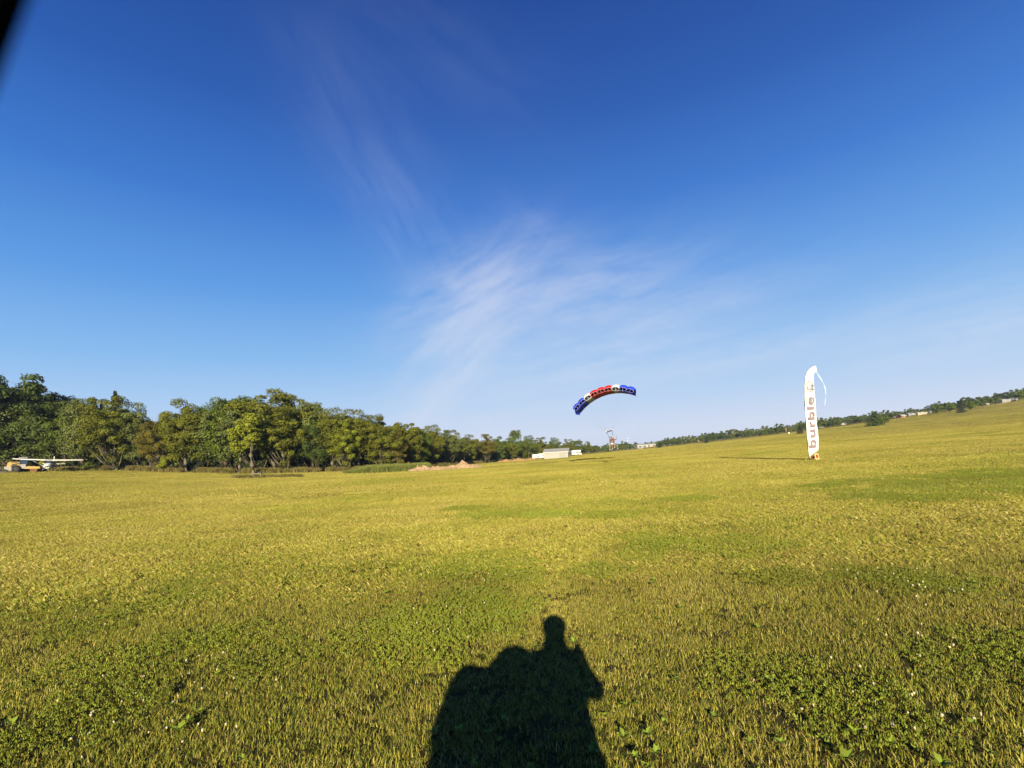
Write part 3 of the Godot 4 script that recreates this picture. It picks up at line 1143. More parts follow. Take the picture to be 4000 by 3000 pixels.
func shed_and_vans() -> void:
	var d := depth_for(557, 458.6, 200, 300)
	var t := gable_house("shed", "white metal-sided shed with grey gable roof before the end of the wood", "shed", spot(557.0, d), deg_to_rad(-14), Vector3(9.6, 2.5, 5.5), 1.25, M.siding, M.roof_grey, [["door", 2.6, 2.6, 2.2, 0.05, M.off_white]])
	for k in 19:
		var s := MB.new()
		s.box(Vector3(-4.6 + k * 0.51, 1.2, 2.76), Vector3(0.06, 2.36, 0.03))
		part("siding_rib", s.done(M.siding), t.get_child(0))
	var d2 := depth_for(540, 459.0, 200, 300)
	trailer("white travel trailer left of the shed, the one nearest its wall", spot(543.5, d2 + 4), deg_to_rad(-8), 4.6, 2.3, false)
	trailer("white travel trailer left of the shed, farther from its wall", spot(537.0, d2 + 2), deg_to_rad(8), 4.4, 2.2, false)
	trailer("white camper van parked right of the shed's gable", spot(576.5, 275.0), deg_to_rad(10), 5.6, 2.9, true, "camper van")


func simple_car(label: String, at: Vector3, turn: float, paint: Material, category := "car", tall := 1.5) -> Node3D:
	var t := thing("parked_car" if category == "car" else "truck", label, category, at, turn)
	var b := MB.new()
	b.slab(PackedVector2Array([Vector2(-2.2, 0.35), Vector2(2.2, 0.35), Vector2(2.2, 0.8), Vector2(1.2, 0.95), Vector2(0.6, tall), Vector2(-1.5, tall), Vector2(-2.1, 0.95)]), -0.85, 0.85)
	part("body", b.done(paint), t)
	var g := MB.new()
	g.slab(PackedVector2Array([Vector2(0.95, 0.98), Vector2(0.5, tall - 0.1), Vector2(-1.4, tall - 0.1), Vector2(-1.85, 0.98)]), -0.87, 0.87)
	part("window", g.done(M.dark_glass), t)
	for s in [-1.0, 1.0]:
		for q in [-1.35, 1.35]:
			var w := MB.new()
			w.drum(Vector3(q, 0.33, s * 0.78), 0.33, 0.2, 12, Vector3(0, 0, 1))
			part("wheel", w.done(M.rubber), t)
	return t


func pole(called: String, label: String, category: String, at: Vector3, tall: float, r: float, m: Material, group := "") -> Node3D:
	var t := thing(called, label, category, at, 0.0, group)
	var p := MB.new()
	p.tube([Vector3(0, -0.3, 0), Vector3(0, tall, 0)], [r, r * 0.7], 8)
	part("post", p.done(m), t)
	return t


func far_buildings() -> void:
	var win := [["window", -1.6, 1.1, 1.0, 1.0, M.dark_glass], ["door", 0.4, 0.95, 2.0, 0.02, M.off_white], ["window", 2.0, 1.1, 1.0, 1.0, M.dark_glass]]
	var d := 368.0
	gable_house("low_building", "low white building in the treeline right of the parachutists", "building", spot(641, d), 0.2, Vector3(7.5, 2.6, 5.0), 0.9, M.off_white, M.off_white, win)
	gable_house("small_house", "small tan house right of the low white building", "house", spot(651, d), -0.1, Vector3(6.0, 2.3, 4.0), 0.9, M.tan_wall, M.roof_grey, win)
	gable_house("small_house", "white house with pale gable in the trees just right of the flag", "house", spot(845, 366), 0.9, Vector3(3.0, 1.3, 2.6), 0.9, M.siding, M.off_white, win)
	gable_house("small_house", "small house with red wall and pale roof right of the lone evergreen", "house", spot(903, 362), 0.1, Vector3(4.0, 1.6, 3.6), 0.7, M.brick_red, M.off_white, win)
	gable_house("long_building", "long low building with dull grey roof between the evergreen and the tan trailers", "building", spot(912, 366), 0.0, Vector3(6.4, 1.5, 5.0), 0.9, M.machine_grey, M.roof_grey, win)
	gable_house("low_building", "tan low building left of the two bare poles", "building", spot(921.5, 364), 0.0, Vector3(6.6, 1.5, 4.5), 0.6, M.tan_wall, M.off_white, win)
	gable_house("small_shed", "tiny white shed between the rounded trees right of the spruce", "shed", spot(988, 352), 0.1, Vector3(2.4, 1.0, 2.2), 0.6, M.off_white, M.off_white, [["door", 0.0, 0.9, 1.4, 0.02, M.roof_grey]])
	gable_house("long_building", "longest grey-roofed building near the right edge of the picture", "building", spot(1008, 352), 0.0, Vector3(11.0, 1.4, 6.0), 0.8, M.machine_grey, M.roof_grey, win)
	simple_car("white car by the treeline left of the house with the red wall", spot(898, 366), 0.1, M.off_white)
	simple_car("white van right of the two bare poles", spot(933.5, 364), 0.0, M.off_white, "van", 1.9)
	simple_car("small white car at the field edge right of the flag's lower end", spot(823, 366), 0.2, M.off_white)
	trailer("white box truck at the right end of the longest grey-roofed building", spot(1017, 348), 0.0, 4.2, 2.2, true, "truck")
	pole("utility_pole", "bare pole at the right end of the tan low building", "pole", spot(926.6, 354), 4.0, 0.12, M.weathered_wood)
	pole("utility_pole", "bare pole standing behind the white van", "pole", spot(931.5, 362), 4.4, 0.12, M.weathered_wood)
	pole("utility_pole", "bare pole above the white box truck", "pole", spot(1018.5, 356), 4.6, 0.1, M.bare_metal)
	var b := pole("beacon_mast", "thin mast with white beacon head above the treeline right of the parachutists", "mast", spot(629, 372), 8.6, 0.09, M.bare_metal)
	var lamp := MB.new()
	lamp.ball(Vector3(0, 8.7, 0), Vector3(0.45, 0.35, 0.45))
	lamp.box(Vector3(-0.6, 6.9, 0), Vector3(0.7, 0.5, 0.3))
	part("beacon_head", lamp.done(M.white_paint), b)
	for s in [[786.5, 436.6, 427.6, 240.0, "red and white windsock hanging limp on a pole left of the flag"], [698.6, 444.4, 439.8, 300.0, "farther red and white windsock on a pole in the treeline"]]:
		var dd := depth_for(s[0], s[1], 160, 345)
		var at := spot(s[0], dd)
		var tall: float = (row_of(at) - s[2]) * dd / 500.0
		var w := pole("windsock", s[4], "windsock", at, tall, 0.05, M.weathered_wood)
		var bands := MB.new()
		var k := tall * 0.10
		for q in 5:
			bands.col = Color(0.62, 0.06, 0.03) if q % 2 == 0 else Color(0.78, 0.74, 0.7)
			bands.tube([Vector3(0.18 + 0.02 * q, tall - k * q, 0), Vector3(0.2 + 0.03 * q, tall - k * (q + 1), 0.03)], [0.26 - 0.02 * q, 0.24 - 0.02 * q], 8)
		part("sock", bands.done(M.person), w)
	var sd := depth_for(789.8, 435.6, 160, 345)
	var sg := pole("small_sign", "small white sign on a short post beside the limp windsock", "sign", spot(789.8, sd), 1.4, 0.04, M.weathered_wood)
	var face := MB.new()
	face.box(Vector3(0, 1.5, 0.05), Vector3(0.75, 0.6, 0.03))
	part("panel", face.done(M.white_paint), sg)


# ------------------------------------------------------------------ light aircraft
func aircraft() -> void:
	var d := 96.0
	var at := spot(48.5, d)
	var t := thing("light_aircraft", "white and blue high-wing propeller aircraft parked nose-on before the wood", "aircraft", at + Vector3(0, 0.05, 0), 0.0)
	var tip := atan(gh(at.x + 2.0, at.z) - gh(at.x - 2.0, at.z)) / 4.0 * 4.0
	t.basis = Basis(Vector3(0, 0, 1), (gh(at.x + 2.0, at.z) - gh(at.x - 2.0, at.z)) / 4.0 - 0.05) * Basis(Vector3.UP, deg_to_rad(34.0))
	# local: +z is the nose (towards the camera)
	var f := MB.new()
	var rings := [[1.95, 1.12, 0.36, 0.33], [1.7, 1.12, 0.50, 0.42], [1.0, 1.15, 0.56, 0.50], [0.6, 1.22, 0.58, 0.56], [0.2, 1.45, 0.56, 0.78], [-0.9, 1.45, 0.55, 0.78], [-1.6, 1.42, 0.46, 0.62], [-3.0, 1.40, 0.28, 0.36], [-4.6, 1.42, 0.13, 0.22], [-5.4, 1.45, 0.05, 0.16]]
	var prev := []
	for r in rings:
		var ring := []
		for k in 14:
			var a := TAU * k / 14
			var ca := cos(a)
			var sa := sin(a)
			ring.append(Vector3(signf(ca) * pow(absf(ca), 0.7) * r[2], r[1] + signf(sa) * pow(absf(sa), 0.7) * r[3], r[0]))
		if prev.size():
			for k in 14:
				var l := (k + 1) % 14
				var up: Vector3 = (ring[k] + ring[l]) * 0.5 - Vector3(0, r[1], r[0])
				f.col = Color(0.03, 0.05, 0.2) if (k in [6, 13, 0, 7] and r[0] < 0.9) else Color.WHITE
				f.quad_out(prev[k], prev[l], ring[l], ring[k], up)
		else:
			for k in range(1, 13):
				f.tri_out(ring[0], ring[k], ring[k + 1], Vector3(0, 0, 1))
		prev = ring
	part("fuselage", f.done(M.white_paint), t)
	var g := MB.new()
	g.quad_out(Vector3(-0.50, 1.62, 0.75), Vector3(0.50, 1.62, 0.75), Vector3(0.46, 2.16, 0.28), Vector3(-0.46, 2.16, 0.28), Vector3(0, 0.5, 1))
	g.quad_out(Vector3(-0.5, 1.62, 0.75), Vector3(0.5, 1.62, 0.75), Vector3(0.56, 1.45, 0.62), Vector3(-0.56, 1.45, 0.62), Vector3(0, 1, 0.5))
	g.box(Vector3(0, 1.85, 0.16), Vector3(0.98, 0.56, 0.5))
	part("windscreen", g.done(M.dark_glass), t)
	for s in [-1.0, 1.0]:
		var w := MB.new()
		w.box(Vector3(s * 0.565, 1.88, -0.45), Vector3(0.03, 0.42, 0.9))
		part("side_window", w.done(M.dark_glass), t)
	var cowl := MB.new()
	for s in [-1.0, 1.0]:
		cowl.box(Vector3(s * 0.24, 1.22, 1.962), Vector3(0.18, 0.14, 0.03))
	part("air_intake", cowl.done(M.dark_steel), t)
	for s in [-1.0, 1.0]:
		var w := MB.new()
		var air := PackedVector2Array([Vector2(0.78, 0.0), Vector2(0.72, 0.09), Vector2(0.45, 0.14), Vector2(0.0, 0.11), Vector2(-0.78, 0.0), Vector2(-0.3, -0.05), Vector2(0.5, -0.07), Vector2(0.75, -0.05)])
		var prevr := []
		for q in [[0.0, 1.0, 0.0], [2.6, 1.0, 0.06], [4.85, 0.72, 0.14], [5.05, 0.55, 0.16]]:
			var ring := []
			for p in air:
				ring.append(Vector3(s * (0.02 + q[0]), 2.28 + q[2] + p.y * q[1] * 1.15, -0.42 + p.x * q[1]))
			if prevr.size():
				for k in air.size():
					var l := (k + 1) % air.size()
					w.quad_out(prevr[k], prevr[l], ring[l], ring[k], Vector3(0, air[k].y + air[l].y - 0.04, (air[k].x + air[l].x) * 0.15))
			prevr = ring
		for k in range(1, air.size() - 1):
			w.tri_out(prevr[0], prevr[k], prevr[k + 1], Vector3(s, 0, 0))
		part("wing", w.done(M.white_paint), t)
		var st := MB.new()
		st.tube([Vector3(s * 0.55, 0.98, -0.2), Vector3(s * 2.55, 2.27, -0.25)], [0.07, 0.06], 6)
		part("strut", st.done(M.white_paint), t)
		var leg := MB.new()
		leg.tube([Vector3(s * 0.42, 0.82, -0.75), Vector3(s * 1.16, 0.28, -0.75)], [0.065, 0.045], 6)
		var lg := part("gear_leg", leg.done(M.white_paint), t)
		var wh := MB.new()
		wh.drum(Vector3(s * 1.22, 0.24, -0.75), 0.24, 0.17, 14)
		part("wheel", wh.done(M.rubber), lg)
		var sb := MB.new()
		sb.slab(PackedVector2Array([Vector2(0, 0.45), Vector2(s * 1.7, 0.2), Vector2(s * 1.7, -0.4), Vector2(0, -0.5)]), -0.04, 0.04, Transform3D(Basis(Vector3(1, 0, 0), PI / 2), Vector3(0, 1.5, -4.95)))
		part("tailplane", sb.done(M.white_paint), t)
	var cab := MB.new()
	cab.box(Vector3(0, 2.3, -0.4), Vector3(1.0, 0.14, 1.5))
	part("cabin_roof", cab.done(M.machine_grey), t)
	var fin := MB.new()
	fin.slab(PackedVector2Array([Vector2(-4.1, 1.6), Vector2(-5.0, 2.95), Vector2(-5.5, 2.95), Vector2(-5.6, 1.45)]), -0.05, 0.05, Transform3D(Basis(Vector3.UP, -PI / 2), Vector3.ZERO))
	part("fin", fin.done(M.white_paint), t)
	var ng := MB.new()
	ng.tube([Vector3(0, 0.9, 1.3), Vector3(0, 0.25, 1.45)], [0.05, 0.045], 6)
	var nl := part("gear_leg", ng.done(M.white_paint), t)
	var nw := MB.new()
	nw.drum(Vector3(0, 0.22, 1.45), 0.22, 0.15, 14)
	part("wheel", nw.done(M.rubber), nl)
	var sp := MB.new()
	sp.tube([Vector3(0, 1.15, 1.95), Vector3(0, 1.15, 2.15), Vector3(0, 1.15, 2.3)], [0.17, 0.13, 0.02], 10)
	part("spinner", sp.done(M.white_paint), t)
	var pr := MB.new()
	for s in [-1.0, 1.0]:
		var dir: Vector3 = Vector3(cos(0.5), sin(0.5), 0) * s
		pr.tube([Vector3(0, 1.15, 2.06), Vector3(0, 1.15, 2.06) + dir * 0.5, Vector3(0, 1.15, 2.06) + dir * 0.95], [0.05, 0.075, 0.03], 6)
	part("propeller", pr.done(M.machine_grey), t)
	var an := MB.new()
	an.tube([Vector3(-0.3, 2.35, -0.6), Vector3(-0.3, 2.85, -0.75)], [0.025, 0.015], 5)
	part("antenna", an.done(M.off_white), t)


# ------------------------------------------------------------------ soil roller
func roller() -> void:
	var d := 103.0
	var t := thing("road_roller", "yellow and grey soil roller parked behind the aircraft at the wood's edge", "construction machine", spot(25.5, d), deg_to_rad(14))
	t.basis = Basis(Vector3(0, 0, 1), -0.05) * t.basis
	# local: rear of the machine at -x, drum at +x, the side seen faces +z
	var hood := MB.new()
	hood.slab(PackedVector2Array([Vector2(-2.75, 1.2), Vector2(-2.55, 1.95), Vector2(-2.2, 2.2), Vector2(-0.55, 2.15), Vector2(-0.5, 1.0), Vector2(-2.5, 1.0)]), -0.85, 0.85)
	var hd := part("engine_hood", hood.done(M.machine_yellow), t)
	var stripe := MB.new()
	stripe.slab(PackedVector2Array([Vector2(-2.1, 1.15), Vector2(-1.75, 1.75), Vector2(-0.6, 1.95), Vector2(-0.6, 1.72), Vector2(-1.5, 1.5), Vector2(-1.75, 1.15)]), 0.86, 0.875)
	stripe.box(Vector3(-1.4, 2.05, 0.865), Vector3(1.2, 0.12, 0.02))
	part("hood_stripe", stripe.done(M.dark_steel), hd)
	var lampm := MB.new()
	lampm.box(Vector3(-2.63, 1.62, 0.7), Vector3(0.12, 0.3, 0.2))
	part("tail_lamp", lampm.done(M.canopy_red), hd)
	var cw := MB.new()
	cw.slab(PackedVector2Array([Vector2(-3.1, 0.75), Vector2(-3.05, 1.25), Vector2(-1.75, 1.15), Vector2(-1.55, 1.05), Vector2(-1.75, 0.4), Vector2(-2.1, 0.4)]), -0.95, 0.95)
	part("counterweight", cw.done(M.machine_grey), t)
	for s in [-1.0, 1.0]:
		var ty := MB.new()
		ty.drum(Vector3(-1.05, 0.75, s * 0.85), 0.75, 0.5, 20, Vector3(0, 0, 1))
		for k in 16:
			var a := TAU * k / 16
			ty.box(Vector3(-1.05 + cos(a) * 0.75, 0.75 + sin(a) * 0.75, s * 0.85), Vector3(0.09, 0.09, 0.46), Basis(Vector3(0, 0, 1), a))
		var wp := part("wheel", ty.done(M.rubber), t)
		var rim := MB.new()
		rim.drum(Vector3(-1.05, 0.75, s * 1.0), 0.36, 0.24, 14, Vector3(0, 0, 1))
		part("rim", rim.done(M.dark_steel), wp)
	var cab := MB.new()
	cab.box(Vector3(-0.1, 1.25, 0), Vector3(1.1, 0.9, 1.5))
	part("platform", cab.done(M.machine_grey), t)
	var posts := MB.new()
	for x in [-0.55, 0.65]:
		for z in [-0.68, 0.68]:
			posts.box(Vector3(x, 2.35, z), Vector3(0.08, 1.4, 0.08))
	part("cab_frame", posts.done(M.dark_steel), t)
	var roof := MB.new()
	roof.box(Vector3(0.05, 3.08, 0), Vector3(1.5, 0.12, 1.6))
	part("cab_roof", roof.done(M.machine_grey), t)
	var win := MB.new()
	win.box(Vector3(0.05, 2.35, 0.68), Vector3(1.1, 1.25, 0.02))
	part("cab_window", win.done(M.dark_glass), t)
	var fr := MB.new()
	fr.slab(PackedVector2Array([Vector2(0.5, 0.75), Vector2(0.55, 1.15), Vector2(1.0, 1.3), Vector2(3.0, 1.2), Vector2(3.05, 0.8)]), -1.05, 1.05)
	part("drum_frame", fr.done(M.machine_yellow), t)
	var dr := MB.new()
	dr.drum(Vector3(1.9, 0.68, 0), 0.7, 1.9, 22, Vector3(0, 0, 1), 0.05)
	part("drum", dr.done(M.rust), t)
	var ex := MB.new()
	ex.tube([Vector3(-1.9, 2.15, -0.4), Vector3(-1.9, 2.75, -0.4)], [0.05, 0.05], 8)
	part("exhaust_pipe", ex.done(M.dark_steel), t)


# ------------------------------------------------------------------ heaps of earth
func heap(called: String, label: String, at: Vector3, peaks: Array, long: float, deep: float, tone: Color, seed_: int, category := "dirt pile") -> void:
	var ns := FastNoiseLite.new()
	ns.seed = seed_
	ns.frequency = 0.55
	ns.fractal_octaves = 4
	var nx := 48
	var nz := 20
	var mb := MB.new()
	var p := []
	var cols := []
	for j in nz + 1:
		for i in nx + 1:
			var x := (i / float(nx) - 0.5) * long
			var z := (j / float(nz) - 0.5) * deep
			var h := 0.0
			for k in peaks:
				var e := sqrt(pow((x - k[0]) / k[2], 2.0) + pow(z / (deep * 0.5), 2.0))
				h = maxf(h, k[1] * maxf(0.0, 1.0 - e))
			var edge := minf(1.0, h * 3.0)
			h += edge * (0.24 * ns.get_noise_2d(x * 1.6, z * 1.6) + 0.12 * ns.get_noise_2d(x * 6.0, z * 6.0)) - 0.05 + 0.03 * edge
			var wx := at.x + x
			var wz := at.z + z
			p.append(Vector3(x, h + gh(wx, wz) - at.y, z))
			cols.append(tone * (0.85 + 0.3 * ns.get_noise_2d(x * 3.0 + 40.0, z * 3.0)))
	for j in nz:
		for i in nx:
			var a := j * (nx + 1) + i
			mb.col = cols[a]
			mb.col.a = 1.0
			mb.quad_out(p[a], p[a + 1], p[a + nx + 2], p[a + nx + 1], Vector3.UP)
	var o := part(called, mb.done(M.earth), self)
	o.position = at
	tag(o, label, category)
	# clods lying on and around it
	var seen := 0
	for i in 60:
		var x := rng.randf_range(-0.5, 0.5) * long
		var z := rng.randf_range(0.0, 0.5) * deep
		var gi := int((x / long + 0.5) * nx)
		var gj := int((z / deep + 0.5) * nz)
		var q: Vector3 = p[gj * (nx + 1) + gi]
		var b := MB.new()
		b.col = tone * rng.randf_range(0.7, 1.05)
		b.col.a = 1.0
		var r := rng.randf_range(0.06, 0.17)
		b.ball(Vector3(q.x, q.y + r * 0.3, q.z), Vector3(r, r * 0.7, r * 0.9), 4, 6)
		part("clod", b.done(M.earth), o)
		seen += 1


func earth_heaps() -> void:
	rng.seed = 31
	var tan := Color(0.36, 0.25, 0.16)
	heap("dirt_mound", "pale brown dirt mound right of the reeds, the lower and longer one", spot(429.0, 86.0), [[-2.0, 0.75, 2.2], [-0.8, 1.05, 1.6], [1.2, 0.72, 2.2], [2.6, 0.5, 1.6]], 7.4, 3.2, tan, 3)
	heap("dirt_mound", "pale brown dirt mound with a pointed top, the taller and farther right one", spot(462.0, 89.0), [[-1.6, 0.7, 2.0], [0.1, 1.45, 1.9], [1.6, 0.7, 2.6]], 8.0, 3.4, tan, 5)
	heap("earth_bank", "low orange-brown earth bank at the foot of the wood left of the trailers", spot(517.0, depth_for(517, 461.5, 170, 226)), [[-4.0, 1.0, 4.5], [0.5, 1.25, 4.5], [4.5, 0.9, 4.0]], 15.0, 4.0, Color(0.32, 0.20, 0.095), 9)
	heap("gravel_heap", "grey gravel heap at the left edge of the picture", spot(-5.0, 97.0), [[0.0, 1.35, 2.6]], 6.0, 5.0, Color(0.24, 0.21, 0.175), 12, "gravel heap")
	heap("brush_heap", "rust-brown heap of dead brush behind the reeds", spot(405.0, 108.0), [[-0.6, 1.2, 1.1], [0.7, 1.8, 1.0]], 4.6, 2.4, Color(0.15, 0.078, 0.036), 17, "brush heap")


func work_table() -> void:
	var t := thing("work_table", "small weathered wooden table standing in the rough before the wood", "table", spot(256.5, 74.0), 0.15)
	for k in 4:
		var top := MB.new()
		top.box(Vector3(0, 0.6, -0.3 + 0.2 * k), Vector3(1.35, 0.05, 0.185))
		part("plank", top.done(M.weathered_wood), t)
	for x in [-0.55, 0.6]:
		for z in [-0.28, 0.28]:
			var l := MB.new()
			l.box(Vector3(x, 0.27, z), Vector3(0.08, 0.62, 0.08))
			part("leg", l.done(M.weathered_wood), t)
	var b := thing("toolbox", "dark box standing on the right end of the small wooden table", "box", t.position + Vector3(0.35, 0.625, -0.05), 0.15)
	var m := MB.new()
	m.box(Vector3(0, 0.11, 0), Vector3(0.5, 0.22, 0.3))
	part("case", m.done(M.dark_steel), b)
	var hd := MB.new()
	hd.tube([Vector3(-0.15, 0.22, 0), Vector3(-0.12, 0.3, 0), Vector3(0.12, 0.3, 0), Vector3(0.15, 0.22, 0)], [0.015, 0.015, 0.015, 0.015], 6)
	part("handle", hd.done(M.black_plastic), b)


func tall_grass() -> void:
	rng.seed = 8
	var reed := MB.new()
	var weed := MB.new()
	for pass_ in 2:
		var mb := reed if pass_ == 0 else weed
		for i in 90:
			var a := rng.randf() * TAU
			var p := Vector3(cos(a), 0, sin(a)) * rng.randf_range(0.0, 0.55)
			var h := rng.randf_range(0.6, 1.0)
			var out := Vector3(rng.randfn(), 0, rng.randfn()).normalized()
			var side := Vector3(-out.z, 0, out.x) * 0.018
			var f := rng.randf_range(0.6, 1.05)
			mb.col = Color(0.165, 0.185, 0.045) * f if pass_ == 0 else ([Color(0.17, 0.15, 0.04), Color(0.26, 0.20, 0.08), Color(0.12, 0.13, 0.03)][rng.randi() % 3]) * f
			mb.col.a = 1.0
			var mid := p + Vector3(0, h * 0.6, 0) + out * 0.06
			mb.quad(p - side, p + side, mid + side, mid - side)
			mb.tri(mid - side, mid + side, p + Vector3(0, h, 0) + out * rng.randf_range(0.1, 0.35))
	var rm := reed.done(M.blades)
	var wm := weed.done(M.blades)
	var where := []
	var tints := []
	for i in 1100:
		var px := rng.randf_range(345.0, 428.0)
		var d := lerpf(84.0, 102.0, rng.randf()) + maxf(0.0, (px - 380.0) * 0.12)
		if px < 372.0 and rng.randf() < 0.5:
			continue
		var h := rng.randf_range(0.8, 1.35) * smoothstep(338.0, 372.0, px)
		where.append(Transform3D(Basis(Vector3.UP, rng.randf() * TAU).scaled_local(Vector3(1.1, h + 0.2, 1.1)), spot(px, d)))
		tints.append(Color(1, 1, 1) * rng.randf_range(0.8, 1.1))
	scatter("reeds", "belt of tall green reeds left of the dirt mounds", rm, where, tints)
	where = []
	tints = []
	for i in 2600:
		var px := rng.randf_range(-60.0, 600.0)
		var d := wood_depth(px) - rng.randf_range(-2.0, 3.5) * (1.0 + maxf(0.0, px - 400.0) / 100.0)
		if n_mid.get_noise_2d(px * 0.35, d * 0.2) < -0.12:
			continue
		var h := rng.randf_range(0.5, 1.3)
		var k := d / 95.0
		where.append(Transform3D(Basis(Vector3.UP, rng.randf() * TAU).scaled_local(Vector3(1.2 * k, h, 1.2 * k)), spot(px, d)))
		tints.append(Color(1, 1, 1) * rng.randf_range(0.7, 1.1))
	scatter("tall_weeds", "strip of brownish tall weeds along the foot of the wood", wm, where, tints)
	where = []
	tints = []
	for i in 1500:
		var px := rng.randf_range(590.0, 1060.0)
		var d := rng.randf_range(362.0, 380.0)
		where.append(Transform3D(Basis(Vector3.UP, rng.randf() * TAU).scaled_local(Vector3(3.5, rng.randf_range(0.5, 1.1), 3.5)), spot(px, d)))
		tints.append(Color(1, 1, 1) * rng.randf_range(0.8, 1.1))
	scatter("tall_weeds", "strip of dry tall weeds along the far edge of the field", wm, where, tints)
	where = []
	tints = []
	for i in 110:
		var px := rng.randf_range(232.0, 300.0)
		var d := rng.randf_range(72.0, 80.0)
		where.append(Transform3D(Basis(Vector3.UP, rng.randf() * TAU).scaled_local(Vector3(1.0, rng.randf_range(0.2, 0.5), 1.0)), spot(px, d)))
		tints.append(Color(1, 1, 1) * rng.randf_range(0.8, 1.1))
	scatter("rough_grass", "rough uncut grass around the small wooden table", wm, where, tints)


